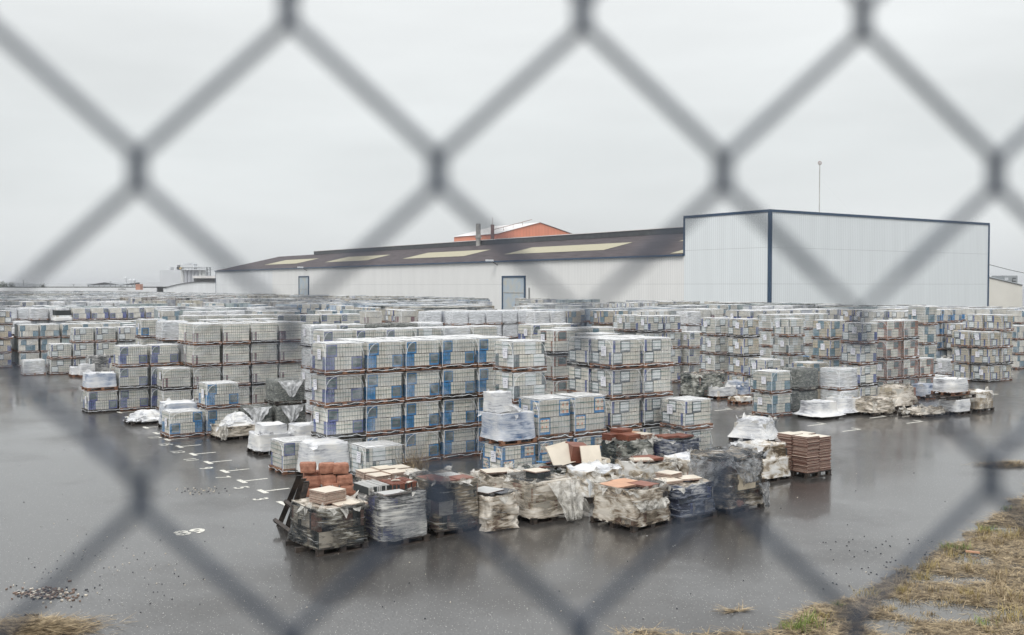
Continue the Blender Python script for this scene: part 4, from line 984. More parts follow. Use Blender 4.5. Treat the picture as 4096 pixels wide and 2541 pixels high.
f30 = heap('small pale wrapped load left of the big blue block', 1188, 1790, .95, .9, .62, 'white', 136, GM, tat=4, tmat='sheet_w', rough=.015)
fF = heap('blueish film-wrapped load on the flower patterned single pallet', 2004, 1917, 1.16, 1.05, .80, 'blue', 140, GM, Y=26.4, pallet='wood', tat=8, tmat='sheet_w', rough=.012, sag=.0, flare=.04, topmat=W['white']); fF.location.z = .87
fG = heap('half-size white wrapped carton pile on the blueish load', 2004, 1917, .60, .62, .52, 'white', 141, GM, Y=26.4, pallet=None, tat=4, tmat='sheet_w', rough=.012, taper=.02)
fG.location = fF.location+BV*(-.22)+AV*.16+Vector((0, 0, .80))
drape('hanging_film', fF, (.05, 0, 1.0), (.7, .7, 0), (.7, -.7, 0), .5, .22, .3, 143, M['sheet_w'])
S0 = heap('low strapped load on the single navy marked pallet', 345, 1656, 1.15, 1.02, .66, 'blue', 145, GM, Y=40.1, pallet='wood', tat=6, tmat='sheet_w', rough=.012, topmat=W['white']); S0.location.z = .87
heap('white peaked bundle on the end of the long row', 215, 1500, 1.2, 1.02, .85, 'white', 147, GM, Y=69.5, pallet=None, tat=0, rough=.02, tier=(.25, .72), flare=.05).location.z = 2.61
heap('small white load on the low pair at the left edge', 28, 1500, 1.1, .95, .5, 'white', 149, GM, Y=66.6, pallet='wood', tat=0, rough=.01).location.z = 1.74
heap('small bluish load on a wood pallet by the pale block', 285, 1510, 1.0, .9, .5, 'white', 151, GM, pallet='wood', tat=0, rough=.015)
heap('rounded grey wrapped load by the pale block', 352, 1508, 1.25, 1.1, 1.1, 'grey', 153, GM, pallet='wood', tat=4, rough=.02, corner=.5)
heap('small square wrapped load in front of the rounded one', 318, 1512, .8, .7, .7, 'white', 155, GM, pallet='wood', tat=0, rough=.015)
heap('white wrapped shallow load on a red pallet, right of the short stack', 2876, 1600, 1.35, 1.2, .5, 'white', 157, GM, pallet='wood', tat=10, tmat='sheet_w', rough=.025, lip=.05, corner=.4)
heap('short stack of loose cartons under film by the low labelled pair', 2975, 1592, 1.2, 1.1, .66, 'blue', 159, GM, pallet='wood', tat=8, rough=.02)
heap('flat bundle of sheets on the wet ground in the right aisle', 2962, 1620, .9, .7, .26, 'stain', 161, GM, pallet='wood', tat=6, rough=.02)
heap('mossy wrapped load with brown boards on top, right aisle', 2800, 1598, 1.7, 1.3, 1.05, 'moss', 163, GM, tat=24, rough=.04, topmat=W['dark'])
heap('mossy load topped with a blue sheet', 3175, 1568, 1.3, 1.1, 1.6, 'moss', 165, GM, tat=14, rough=.04, topmat=M['bluesheet'])
heap('white load with a film skirt spread over its pallet, left one', 3285, 1680, 1.12, 1.05, .60, 'white', 167, GM, tat=0, rough=.012, flare=.5, pw=7, taper=.04, corner=.18, lip=.03)
heap('white load with a film skirt spread over its pallet, right one', 3385, 1664, 1.12, 1.05, .62, 'white', 169, GM, tat=0, rough=.012, flare=.42, pw=7, corner=.18, lip=.03)
heap('crumpled beige tarpaulin load right of the skirted ones', 3500, 1668, 1.5, 1.25, .58, 'beige', 171, GM, tat=8, rough=.04, sag=-.06, corner=.25)
heap('large milky tarpaulin load before the rust marked block', 3600, 1640, 1.6, 1.3, .85, 'beige', 173, GM, tat=6, rough=.03, taper=.3, corner=.3, sag=-.1)
heap('heap of torn grey film on black boards', 3700, 1676, 1.7, 1.1, .24, 'beige', 175, GM, tat=30, tmat='sheet', rough=.04, lip=.08, corner=.4)
fk = heap('white wrapped load under the black pallet', 3838, 1664, .95, .9, .58, 'white', 177, GM, tat=0, rough=.02)
o = empty('black_pallet', fk.location+Vector((-.1, .1, .60)), TH); tag(o, 'black pallet lying across two low loads', 'pallet'); skid(o, 1.9, 1.0, 'darkwood', .14, 3)
heap('white wrapped load sitting on the black pallet', 3796, 1664, 1.15, .95, .62, 'white', 179, GM, pallet='wood', tat=6, tmat='sheet_w', rough=.02, corner=.15).location = fk.location+Vector((-.12, .1, .745))
heap('grimy white load on a black pallet at the right end', 3925, 1652, 1.05, 1.0, .78, 'stain', 181, GM, tat=4, rough=.02)
heap('small bluish load behind the black pallet', 3715, 1600, 1.0, .9, .62, 'blue', 183, GM, pallet='wood', tat=0, rough=.015)
heap('low torn load between tall stacks at the right', 3848, 1498, 1.4, 1.2, .95, 'dark', 185, GM, tat=24, rough=.05)
for i in IND:
    r_ = REC[i]
    if r_['desc'] == 'the dark netted stacks': drape('loose_sheet', r_['obj'], (.0, -PD/2-.03, .84), (1, 0, 0), (0, -1, 0), 1.0, .62, .03, i, M['sheet_w'], nx=16, ny=12, rag=.2, nar=.92)
# ------------------------------------------------------------------ buildings
M['cladL'] = None
def clad(name, c, sc_=.42, depth=.25, dirt=.06):
    m, t, b, ns, ln = newmat(name)
    tcn = ns.new('ShaderNodeTexCoord'); sp_ = ns.new('ShaderNodeSeparateXYZ'); ln(tcn.outputs['Object'], sp_.inputs[0])
    ad = ns.new('ShaderNodeMath'); ad.operation = 'ADD'; ln(sp_.outputs[0], ad.inputs[0]); ln(sp_.outputs[1], ad.inputs[1])
    mu = ns.new('ShaderNodeMath'); mu.operation = 'MULTIPLY'; mu.inputs[1].default_value = 1/sc_; ln(ad.outputs[0], mu.inputs[0])
    fr_ = ns.new('ShaderNodeMath'); fr_.operation = 'FRACT'; ln(mu.outputs[0], fr_.inputs[0])
    rp = ns.new('ShaderNodeValToRGB'); el = rp.color_ramp.elements
    el[0].position = 0; el[0].color = (1-depth,)*3+(1,); el[1].position = .3; el[1].color = (1, 1, 1, 1)
    q = el.new(.2); q.color = (1-depth*.7,)*3+(1,); q = el.new(.9); q.color = (1, 1, 1, 1); q = el.new(1.0); q.color = (1-depth*.4,)*3+(1,)
    ln(fr_.outputs[0], rp.inputs[0])
    mp = ns.new('ShaderNodeMapping'); mp.inputs['Scale'].default_value = (1, 1, .12); nn = ns.new('ShaderNodeTexNoise'); nn.inputs['Scale'].default_value = .6; nn.inputs['Detail'].default_value = 6
    ln(tcn.outputs['Object'], mp.inputs[0]); ln(mp.outputs[0], nn.inputs['Vector'])
    mr_ = ns.new('ShaderNodeMapRange'); mr_.inputs['From Min'].default_value = .3; mr_.inputs['From Max'].default_value = .7; mr_.inputs['To Min'].default_value = 1-dirt*2; mr_.inputs['To Max'].default_value = 1.0
    ln(nn.outputs[0], mr_.inputs[0])
    m1 = ns.new('ShaderNodeMixRGB'); m1.blend_type = 'MULTIPLY'; m1.inputs[0].default_value = 1; m1.inputs[1].default_value = tuple(c)+(1,); ln(rp.outputs[0], m1.inputs[2])
    zz = ns.new('ShaderNodeMath'); zz.operation = 'MODULO'; zz.inputs[1].default_value = 5.2; ln(sp_.outputs[2], zz.inputs[0])
    zl = ns.new('ShaderNodeMath'); zl.operation = 'LESS_THAN'; zl.inputs[1].default_value = .09; ln(zz.outputs[0], zl.inputs[0])
    zm = ns.new('ShaderNodeMixRGB'); zm.blend_type = 'MULTIPLY'; zm.inputs[2].default_value = (.80, .80, .80, 1); ln(zl.outputs[0], zm.inputs[0]); ln(m1.outputs[0], zm.inputs[1]); m1 = zm
    s_ = ns.new('ShaderNodeVectorMath'); s_.operation = 'SCALE'; ln(m1.outputs[0], s_.inputs[0]); ln(mr_.outputs[0], s_.inputs['Scale'])
    ln(s_.outputs[0], b.inputs['Base Color']); b.inputs['Roughness'].default_value = .45
    bp = ns.new('ShaderNodeBump'); bp.inputs['Strength'].default_value = .5; bp.inputs['Distance'].default_value = .04
    ln(rp.outputs[0], bp.inputs['Height']); ln(bp.outputs[0], b.inputs['Normal'])
    return m
CW = clad('cladding_white', (.82, .82, .80), .42, .16, .035); CB = clad('cladding_bluewhite', (.78, .82, .83), .42, .14, .03); CPl = clad('cladding_pale', (.78, .80, .81), 2.2, .03)
CO = clad('cladding_orange', (.85, .31, .19), 1.0, .10); CT = mat('trim_blue', (.02, .055, .11), .4, .2)
RF = mat('roof_dark', (.050, .042, .044), .95, spec=.1, c2=(.115, .10, .105), scale=.9, stretch=(6, .35, 1)); SK = mat('skylight', (.38, .35, .24), .7, .08, 2)
DR = mat('door_metal', (.40, .47, .53), .5, c2=(.52, .50, .42), scale=.7, lo=.45, hi=.75); WR = mat('roof_white', (.70, .68, .66), .5, .1, .3); CON = mat('concrete', (.36, .35, .33), .8, .2, 1)
RST = mat('rusty_stack', (.22, .12, .10), .7, .2, 1); DKM = mat('dark_metal', (.05, .055, .06), .6, .2, 1); PAL = mat('pale_steel', (.66, .68, .70), .5, .06, .4)
GRA = mat('grey_render', (.28, .30, .31), .6, .1, .5); ORB = mat('orange_box', (.52, .25, .17), .6, .2, .5)
# local frame of the warehouse: x along B (into the building), y along A (away), origin at the near corner
wh = empty('warehouse', CR, TH); tag(wh, 'long white warehouse with a dark roof and a taller near block with blue trim', 'warehouse')
def loc_y(x):   # wall point seen at photo column x -> distance from the near corner along A
    r = (x-2048)/F; return (CR.x-r*CR.y)/(r*AV.y-AV.x)
yj, ye, yk = loc_y(2736), loc_y(864), loc_y(1090)
zt, ze, zr, Wd2, Lb = 15.7, 9.65, 14.6, 22.1, 56.0
MB().box(0, 0, 0, Lb, yj, zt, CB).build('tall_block_wall', wh)
MB().box(0.02, yj+.002, 0, 2*Wd2, yk, ze, CW).build('wall', wh)
MB().box(0.02, yk+.002, 0, 2*Wd2, ye, ze, CPl).build('end_wall', wh)
t = MB()
for (x0, y0, x1, y1) in ((-.12, -.12, Lb+.1, .12), (-.12, .12, .12, yj+.1)): t.box(x0, y0, zt-.25, x1, y1, zt+.12, CT)
t.box(-.13, -.13, 0, .3, .3, zt-.25, CT); t.box(Lb-.2, -.13, 0, Lb+.12, .2, zt-.25, CT); t.box(-.1, yj-.15, ze, .15, yj+.15, zt-.25, CT)
t.build('blue_trim', wh)
MB().box(-.5, yj+.1, ze-.05, -.05, ye, ze+.22, CT).build('gutter', wh)
t = MB(); t.box(-.06, ye-.1, 0, .08, ye+.1, ze-.05, CT); t.build('corner_trim', wh)
t = MB()
def RP(s, y, dz=0): return (s*Wd2, y, ze+.25+(zr-ze)*s+dz)
t.poly([RP(-.02, yj+.12), RP(1, yj+.12), RP(1, ye+.3), RP(-.02, ye+.3)], RF, flip=True)
t.poly([(2*Wd2, yj+.12, ze+.2), RP(1, yj+.12), RP(1, ye+.3), (2*Wd2, ye+.3, ze+.2)], RF)
t.poly([(0, ye+.05, ze), (2*Wd2, ye+.05, ze), RP(1, ye+.05)], CPl)
t.poly([(0, yj+.15, ze), (2*Wd2, yj+.15, ze), RP(1, yj+.15)], CPl)
t.build('roof', wh)
def ridge_y(x): # ridge point at photo column x
    r = (x-2048)/F; b0 = CR+BV*Wd2; return (b0.x-r*b0.y)/(r*AV.y-AV.x)
yv = ridge_y(1267)
MB().box(Wd2-.9, yj+.2, zr+.1, Wd2+.9, yv, zr+1.15, DKM).build('ridge_vent', wh)
MB().box(Wd2-1.1, yj+.2, zr+1.152, Wd2+1.1, yv, zr+1.3, WR).build('ridge_cap', wh)
def slope_y(x, s):
    r = (x-2048)/F; b0 = CR+BV*Wd2*s; return (b0.x-r*b0.y)/(r*AV.y-AV.x)
for (d0, d1, s0, s1) in ((1210, 1495, .30, .62), (965, 1160, .30, .62), (778, 925, .30, .62), (632, 757, .30, .62), (1606, 1800, .55, .7), (1590, 1800, .03, .2)):
    m_ = (s0+s1)/2; ya, yb = slope_y(d1*1.6807-40, m_), slope_y(d0*1.6807+40, m_); ya = max(ya, yj+.3)
    MB().poly([RP(s0, ya, .06), RP(s1, ya, .06), RP(s1, yb, .06), RP(s0, yb, .06)], SK, flip=True).build('skylight', wh)
for (x0, x1, ztop) in ((2010, 2103, 6.9), (1197, 1237, 7.6)):
    y0, y1 = loc_y(x1), loc_y(x0)
    d = MB().box(-.10, y0+.35, 0, -.02, y1-.35, ztop-.35, DR).build('door', wh)
    f_ = MB(); f_.box(-.22, y0, 0, -.01, y0+.35, ztop, CT); f_.box(-.22, y1-.35, 0, -.01, y1, ztop, CT); f_.box(-.22, y0+.35, ztop-.35, -.01, y1-.35, ztop, CT)
    f_.build('door_frame', d); MB().box(-.16, y0+.36, ztop*.52, -.101, y1-.36, ztop*.52+.12, CON).build('door_seam', d)
for x in (1990, 1228):
    y = loc_y(x); f_ = MB(); f_.tube([(0, y, ze-.6), (-1.2, y+.2, ze+.1)], .08, DKM); f_.box(-2.6, y-.25, ze+.1, -1.1, y+.35, ze+.45, PAL, None); f_.build('floodlight', wh)
MB().tube([(-.12, loc_y(2118), 2.4), (-.12, loc_y(2118), 4.6)], .09, DKM).build('downpipe', wh)
ms = empty('antenna_mast', CR+BV*12+AV*4+Vector((0, 0, zt)), 0); tag(ms, 'thin antenna mast with a round head on the tall block roof', 'antenna')
r_ = (3274-2048)/F; s_ = 4.0; q = CR+AV*s_; tb = (r_*q.y-q.x)/(BV.x-r_*BV.y); ms.location = q+BV*tb+Vector((0, 0, zt))
hM = CH+(HY-655)*ms.location.y/F-zt
MB().tube([(0, 0, -.2), (0, 0, hM)], .07, CON).build('pole', ms)
f_ = MB()
for k in range(3):
    a_ = k*math.pi/3; f_.tube([(.28*math.cos(a_)*math.cos(u), .28*math.sin(a_)*math.cos(u), hM+.28*math.sin(u)) for u in [i*2*math.pi/12 for i in range(13)]], .025, RST, 4)
f_.build('head', ms); MB().tube([(0, 0, hM*.72), (5.5, 0, 0)], .012, PAL, 4).build('guy_wire', ms)
cbl = MB(); p0 = PX(3951, 178.0, ZY(1058, 178)); p1 = PX(4300, 200.0, ZY(1112, 200)); cbl.tube([p0.lerp(p1, i/8)-Vector((0, 0, .6*math.sin(i/8*math.pi))) for i in range(9)], .05, DKM, 4)
tag(cbl.build('power_cable'), 'thin cable sagging away from the right corner of the tall block', 'cable')
# orange works building
K0 = PX(1989, 260.0); ob = empty('orange_building', K0, TH); tag(ob, 'orange gabled industrial building rising behind the warehouse roof', 'building')
t = MB(); t.box(0, 0, 0, 26.6, 20.6, 18.0, CO); t.poly([(0, .02, 18), (26.6, .02, 18), (13.3, .02, 21.3)], CO); t.poly([(0, 20.6, 18), (26.6, 20.6, 18), (13.3, 20.6, 21.3)], CO, True); t.build('wall', ob)
t = MB(); t.poly([(-.3, -.3, 18.05), (13.3, -.3, 21.4), (13.3, 21, 21.4), (-.3, 21, 18.05)], WR, True); t.poly([(26.9, -.3, 18.05), (13.3, -.3, 21.4), (13.3, 21, 21.4), (26.9, 21, 18.05)], WR); t.build('roof', ob)
t = MB(); [t.tube([(1+i*3, 3, 18.4+i*.75), (1+i*3, 3, 19.3+i*.75), (4+i*3, 3, 20.0+i*.75)], .07, RST, 4) for i in range(4)]; t.build('roof_rail', ob)
for nm, x0, x1, yt, Y_, m_, lb in (('chimney', 1904, 1923, 896, 246, CON, 'thick grey concrete chimney before the orange building'), ('chimney', 1963, 1977, 900, 252, RST, 'thinner rusty brown chimney beside the grey one')):
    o = empty(nm, PX((x0+x1)/2, Y_), 0); tag(o, lb, 'chimney'); r0 = (x1-x0)/2/F*Y_; z_ = ZY(yt, Y_)
    MB().cyl((0, 0), r0, 0, z_, m_, 16).build('shaft', o)
    if m_ is CON: MB().cyl((0, 0), r0*1.55, ZY(952, Y_), ZY(948, Y_), m_, 16).build('collar', o)
    else: MB().tube([(0, 0, z_-.1), (0, 0, z_+1.8)], .04, m_, 4).build('rod', o)
# far left works
def pxbox(mb, x0, x1, y0, y1, Y, dep, m_): # y0 top, y1 bottom in the photo
    mb.box((x0-2048)/F*Y, Y, ZY(y1, Y) if y1 else 0, (x1-2048)/F*Y, Y+dep, ZY(y0, Y), m_)
HZc = mat('far_pale', (.62, .64, .66), .8, .04, .1)
ah = empty('arched_hall', PX(760, 395)); tag(ah, 'pale hall with a curved roof left of the warehouse', 'building'); L0 = ah.location
def rel(mb): mb.v = [(v[0]-L0.x, v[1]-L0.y, v[2]) for v in mb.v]; return mb
t = MB(); P = []
xs = [654, 680, 710, 740, 771, 810, 863, 900]; ys = [1153, 1145, 1138, 1132.5, 1129, 1127.5, 1128.5, 1130]
P = [PX(xs[0], 395, 0)]+[PX(x, 395, ZY(y, 395)) for x, y in zip(xs, ys)]+[PX(xs[-1], 395, 0)]
t.poly(P, CPl); rel(t).build('wall', ah)
t = MB()
for i in range(len(xs)-1):
    a_, b_ = PX(xs[i], 394.5, ZY(ys[i]-.9, 395)), PX(xs[i+1], 394.5, ZY(ys[i+1]-.9, 395)); c_, d_ = b_+Vector((0, 40, 0)), a_+Vector((0, 40, 0)); t.poly([a_, b_, c_, d_], DKM)
    t.poly([a_, b_, b_-Vector((0, 0, .13)), a_-Vector((0, 0, .13))], DKM)
rel(t).build('roof', ah)
o = MB(); pxbox(o, 771, 862, 1104, 1113.5, 470, 30, WR); tag(o.build('white_roof_building'), 'white flat roof band over a dark opening behind the arched hall', 'building')
ob2 = bpy.data.objects['white_roof_building']; o = MB(); pxbox(o, 776, 858, 1113.6, 1135, 475, 20, DKM); o.build('dark_wall', ob2)
o = MB(); pxbox(o, 560, 760, 1131, 0, 520, 40, HZc); tag(o.build('pale_building'), 'long low pale building left of the arched hall', 'building')
o = MB(); pxbox(o, 640, 724, 1081, 0, 640, 60, HZc); tag(o.build('large_pale_block'), 'large pale block fading into the sky left of the silos', 'building')
sl = empty('silo_works', PX(780, 600)); tag(sl, 'row of pale silos under a gantry left of the warehouse', 'silos'); L0 = sl.location
SM_ = [mat('silo_pale', (.64, .65, .64), .6, .05, .2), mat('silo_grey', (.46, .47, .50), .6, .05, .2)]
for i in range(7):
    xc = 731+14.3*i; t = MB(); t.cyl((PX(xc, 600).x, 600), 14.0/2/F*600, 0, ZY(1081, 600), SM_[1 if 1 <= i <= 4 else 0], 14); rel(t).build('silo', sl)
t = MB(); pxbox(t, 722, 826, 1077, 1081, 597, 8, PAL); pxbox(t, 724, 826, 1068, 1070, 597, 8, PAL)
for i in range(18): pxbox(t, 724+i*5.8, 725+i*5.8, 1068, 1078, 597, 1, PAL)
for x0, x1, y0, y1 in ((708, 778, 1059, 1061), (733, 764, 1051, 1057), (708, 710, 1061, 1077), (776, 778, 1054, 1077), (675, 683, 1069, 1080), (702, 710, 1069, 1080)): pxbox(t, x0, x1, y0, y1, 598, 6, PAL)
rel(t).build('gantry', sl)
t = MB(); pxbox(t, 718, 726, 1070, 1077, 596, 4, mat('ochre', (.5, .36, .15), .6, .1)); rel(t).build('hopper', sl)
t = MB()
for x in (826, 839): pxbox(t, x, x+1.6, 1069, 1150, 590, 2, GRA)
for y in (1070, 1080, 1091): pxbox(t, 826, 840, y, y+1.5, 590, 2, GRA)
a_, b_ = PX(827, 590, ZY(1091, 590)), PX(840, 590, ZY(1070, 590)); t.tube([a_, b_], .12, GRA, 4)
rel(t).build('stair_tower', sl)
t = MB(); pxbox(t, 841, 895, 1069, 1073, 595, 3, PAL); pxbox(t, 841, 895, 1076, 1080, 595, 3, PAL); rel(t).build('conveyor', sl)
o = MB(); pxbox(o, -400, 625, 1151.5, 0, 430, 1.2, mat('white_wall', (.70, .71, .72), .7, .06, .1)); tag(o.build('boundary_wall'), 'long white boundary wall behind the pallets at the far left', 'wall')
me = text_mesh('LATINA', 9/F*430*1.0, bold=.01); me.materials.clear(); me.materials.append(DKM); o = bpy.data.objects.new('wall_lettering', me); col.objects.link(o)
o.location = PX(489, 429.8, ZY(1157, 430)); o.rotation_euler = (R(90), 0, 0); tag(o, 'dark letters LATINA on the far white boundary wall', 'lettering')
o = MB(); pxbox(o, -500, 720, 1147.2, 0, 520, 8, mat('embankment', (.12, .13, .12), .9, .2, .2)); tag(o.build('embankment'), 'dark embankment line along the horizon at the left', 'embankment', kind='structure')
for i, (x0, x1, xa, lb) in enumerate(((354, 484, 419, 'left'), (484, 626, 556, 'right'))):
    Y_ = 560; t = MB(); zt_ = ZY(1131, Y_); zz = ZY(1139.5, Y_); X0, X1, XA = [(x-2048)/F*Y_ for x in (x0, x1, xa)]
    o = empty('open_shed', Vector((XA, Y_, 0))); tag(o, f'{lb} one of two open sheds with dark gabled roofs on the horizon', 'shed'); L0 = o.location
    t.poly([(X0, Y_, zz), (X1, Y_, zz), (XA, Y_, zt_)], DKM); rel(t).build('gable', o)
    t = MB(); t.poly([(X0-.5, Y_-.4, zz-.1), (XA, Y_-.4, zt_+.15), (XA, Y_+26, zt_+.15), (X0-.5, Y_+26, zz-.1)], GRA, True); t.poly([(X1+.5, Y_-.4, zz-.1), (XA, Y_-.4, zt_+.15), (XA, Y_+26, zt_+.15), (X1+.5, Y_+26, zz-.1)], GRA); rel(t).build('roof', o)
    for k in range(7):
        t = MB(); X = X0+(X1-X0)*k/6; t.box(X-.15, Y_, 0, X+.15, Y_+.3, zz, GRA); rel(t).build('post', o)
o = MB(); pxbox(o, 185, 350, 1135, 0, 640, 40, HZc); tag(o.build('greenhouse'), 'long white greenhouse roof near the horizon at the left', 'greenhouse')
for i, (x0, x1, yt, lb) in enumerate(((497, 509, 1110, 'tall slim white tank above the open sheds'), (515, 529, 1119, 'left of two squat white domed tanks above the sheds'), (531, 545, 1119, 'right of two squat white domed tanks above the sheds'))):
    Y_ = 640; r0 = (x1-x0)/2/F*Y_; t = MB(); c = PX((x0+x1)/2, Y_); z_ = ZY(yt+3, Y_); t.cyl((0, 0), r0*.9, 0, z_, PAL, 12); t.cyl((0, 0), r0, z_, z_+.9, PAL, 12, r0*.5)
    o = t.build('storage_tank'); o.location = (c.x, c.y, 0); tag(o, lb, 'tank')
o = MB(); pxbox(o, 543, 561, 1137, 1160, 400, 3, ORB); tag(o.build('orange_container'), 'orange box standing up behind the far pallets', 'container')
for i, (x, y0) in enumerate(((295, 1138), (443, 1127), (539, 1124), (95, 1120))):
    t = MB(); p = PX(x, 500); t.tube([(0, 0, 0), (0, 0, ZY(y0, 500))], .14, GRA, 5); t.box(-.5, -.1, ZY(y0, 500)-.2, .5, .1, ZY(y0, 500), GRA); o = t.build('lamp_post'); o.location = p; tag(o, f'thin lamp post on the horizon, {ORD[i]} of four', 'lamp post', 'lamp posts on the left horizon')
# right-hand building
rb_ = empty('cream_hall', PX(4020, 215)); tag(rb_, 'cream gabled hall at the right edge beyond the warehouse', 'building'); L0 = rb_.location
t = MB(); P = [PX(3880, 215), PX(3880, 215, ZY(1092, 215)), PX(4088, 215, ZY(1141, 215)), PX(4088, 215)]; t.poly(P, mat('cream_wall', (.66, .64, .58), .7, .06, .2), True); rel(t).build('wall', rb_)
t = MB(); a_, b_ = PX(3880, 214.8, ZY(1091, 215)), PX(4090, 214.8, ZY(1140.5, 215)); t.poly([a_, b_, b_+Vector((0, 30, 0)), a_+Vector((0, 30, 0))], GRA); t.tube([a_, b_], .12, GRA, 4); rel(t).build('roof', rb_)
t = MB(); P = [PX(4088, 215), PX(4088, 215, ZY(1141, 215))]; t.poly([P[0], P[1], P[1]+Vector((0, 30, 0)), P[0]+Vector((0, 30, 0))], HZc); rel(t).build('side_wall', rb_)
o = empty('rooftop_box', PX(4042, 221)); tag(o, 'grey box with dark slots on the roof of the cream hall', 'roof unit'); L0 = o.location
t = MB(); pxbox(t, 4016, 4069, 1103, 1140, 221, 6, GRA); rel(t).build('casing', o)
t = MB(); [pxbox(t, a, b, c, d, 220.9, .05, DKM) for a, b, c, d in ((4048, 4063, 1112, 1115), (4048, 4063, 1124, 1127), (4048, 4050, 1117, 1133))]; rel(t).build('slot', o)
t = MB(); [pxbox(t, 4019+i*3.5, 4021+i*3.5, 1111, 1122, 220.9, .05, PAL) for i in range(4)]; rel(t).build('grille', o)
# distant trees
LF = mat('leaves', (.05, .065, .045), .8, c2=(.13, .15, .11), scale=1.5)
def tree(x, yb, yt, Y_, wpx, lb, seed):
    rr = random.Random(seed); o = empty('tree', PX(x, Y_)); tag(o, lb, 'tree', 'trees on the left horizon'); h = ZY(yt, Y_); wd = wpx/F*Y_/2
    t = MB(); t.tube([(0, 0, 0), (.1, 0, h*.5), (0, 0, h*.8)], .3, DKM, 5)
    for k in range(4): t.tube([(0, 0, h*.45), (rr.uniform(-1, 1)*wd*.6, rr.uniform(-1, 1)*wd*.6, h*.75)], .12, DKM, 4)
    t.build('trunk', o); t = MB()
    for i in range(420):
        u = Vector((rr.gauss(0, .45), rr.gauss(0, .45), rr.gauss(0, .45)))
        if u.length > 1.1: continue
        if nsg((u.x*2+seed, u.y*2, u.z*2)) < -.25: continue
        c = Vector((u.x*wd, u.y*wd, h*.66+u.z*h*.36)); s_ = wd*.13
        P = [c+Vector((rr.uniform(-s_, s_), rr.uniform(-s_, s_), rr.uniform(-s_, s_))) for _ in range(4)]; t.poly(P, LF)
    t.build('crown', o)
for i, (x, yt, wpx) in enumerate(((12, 1127, 48), (48, 1129, 34), (136, 1139, 18), (172, 1130, 26), (-20, 1125, 40))):
    tree(x, 1148, yt, 470, wpx, f'hazy dark tree on the left horizon, {ORD[i]} from the left', 300+i)
# low hills in the haze
t = MB(); P = [PX(-600, 2600)]
for i in range(41):
    x = -600+i*45; P.append(PX(x, 2600, max(4, ZY(1132+i*.3-9*nsg((i*.17, 3, 3)), 2600))))
P.append(PX(1200, 2600)); t.poly(P, mat('hill', (.30, .32, .33), .9, .05, .01)); b = len(P)
t.poly([p+Vector((0, 300, 0)) for p in P], t.mats[0], True); tag(t.build('hills'), 'faint low hills in the mist at the far left', 'hills', kind='structure')

# ------------------------------------------------------------------ verge, puddles, grass, debris
vb = [(2700, 2545), (2900, 2528), (3062, 2531), (3175, 2477), (3224, 2433), (3341, 2421), (3430, 2394), (3518, 2340), (3552, 2315), (3665, 2290), (3763, 2188), (3861, 2158), (3925, 2114), (4023, 2055), (4048, 2021), (4096, 1981), (4200, 1905), (4330, 1830)]
VB = [G(*p) for p in vb]
def inside(p):   # on the verge side of the boundary, distance in metres (rough)
    best = None
    for i in range(len(VB)-1):
        a_, b_ = VB[i], VB[i+1]; d = b_-a_; t_ = max(0, min(1, (p-a_).dot(d)/d.dot(d))); q = a_+d*t_; r = (p-q); dist = math.hypot(r.x, r.y)
        if best is None or dist < best[0]: best = (dist, (d.x*(p.y-a_.y)-d.y*(p.x-a_.x)) < 0)
    return best[0] if best[1] else -best[0]
def soil():
    m, t, b, ns, ln = newmat('straw_soil')
    ge = ns.new('ShaderNodeNewGeometry'); n1 = ns.new('ShaderNodeTexNoise'); n1.inputs['Scale'].default_value = 14; n1.inputs['Detail'].default_value = 8
    ln(ge.outputs['Position'], n1.inputs['Vector']); rp = ns.new('ShaderNodeValToRGB'); el = rp.color_ramp.elements
    el[0].position = .35; el[0].color = (.035, .03, .022, 1); el[1].position = .7; el[1].color = (.17, .13, .08, 1); ln(n1.outputs[0], rp.inputs[0]); ln(rp.outputs[0], b.inputs['Base Color'])
    b.inputs['Roughness'].default_value = .6; bp = ns.new('ShaderNodeBump'); bp.inputs['Strength'].default_value = .8; bp.inputs['Distance'].default_value = .03; ln(n1.outputs[0], bp.inputs['Height']); ln(bp.outputs[0], b.inputs['Normal'])
    return m
PDL = [(3730, 2455, .75, .32), (3550, 2520, .45, .2), (3900, 2245, .35, .35), (3690, 2330, .5, .14), (4000, 2130, .4, .3), (3860, 2340, .35, .1), (3990, 2470, .3, .12)]
PDL = [(G(x_, y_), a_, b_) for x_, y_, a_, b_ in PDL]
def pud(p):
    return -sum(.12*math.exp(-(((p.x-c.x)/a_)**2+((p.y-c.y)/(b_*1.6))**2)*1.3) for c, a_, b_ in PDL)
def vz(p, d): return vz0(p, d)+(pud(p)*(1+.5*nsg((p.x*5, p.y*5, 2))) if d > .2 else 0)
def vz0(p, d): return min(.05, max(0, d)*.13)+.06*nsg((p.x*.75, p.y*.75, 5))+.045*nsg((p.x*2.7, p.y*2.7, 8)) if d > 0 else -.03
v = []; f = []; nx, ny = 130, 120; X0, X1, Y0, Y1 = 1.5, 18.0, 6.0, 31.0
for j in range(ny+1):
    for i in range(nx+1):
        p = Vector((X0+(X1-X0)*i/nx, Y0+(Y1-Y0)*j/ny, 0)); d = inside(p)+.22*nsg((p.x*2.5, p.y*2.5, 1)); v.append((p.x, p.y, vz(p, d)))
for j in range(ny):
    for i in range(nx):
        a_ = j*(nx+1)+i; f.append((a_, a_+1, a_+nx+2, a_+nx+1))
me = bpy.data.meshes.new('verge'); me.from_pydata(v, [], f); me.materials.append(soil()); me.polygons.foreach_set('use_smooth', [True]*len(f)); me.update()
o = bpy.data.objects.new('verge_ground', me); col.objects.link(o); tag(o, 'straw covered muddy verge at the bottom right', 'verge', kind='structure')
m, t_, b, ns, ln = newmat('puddle_water'); b.inputs['Base Color'].default_value = (.10, .095, .085, 1); b.inputs['Roughness'].default_value = .06
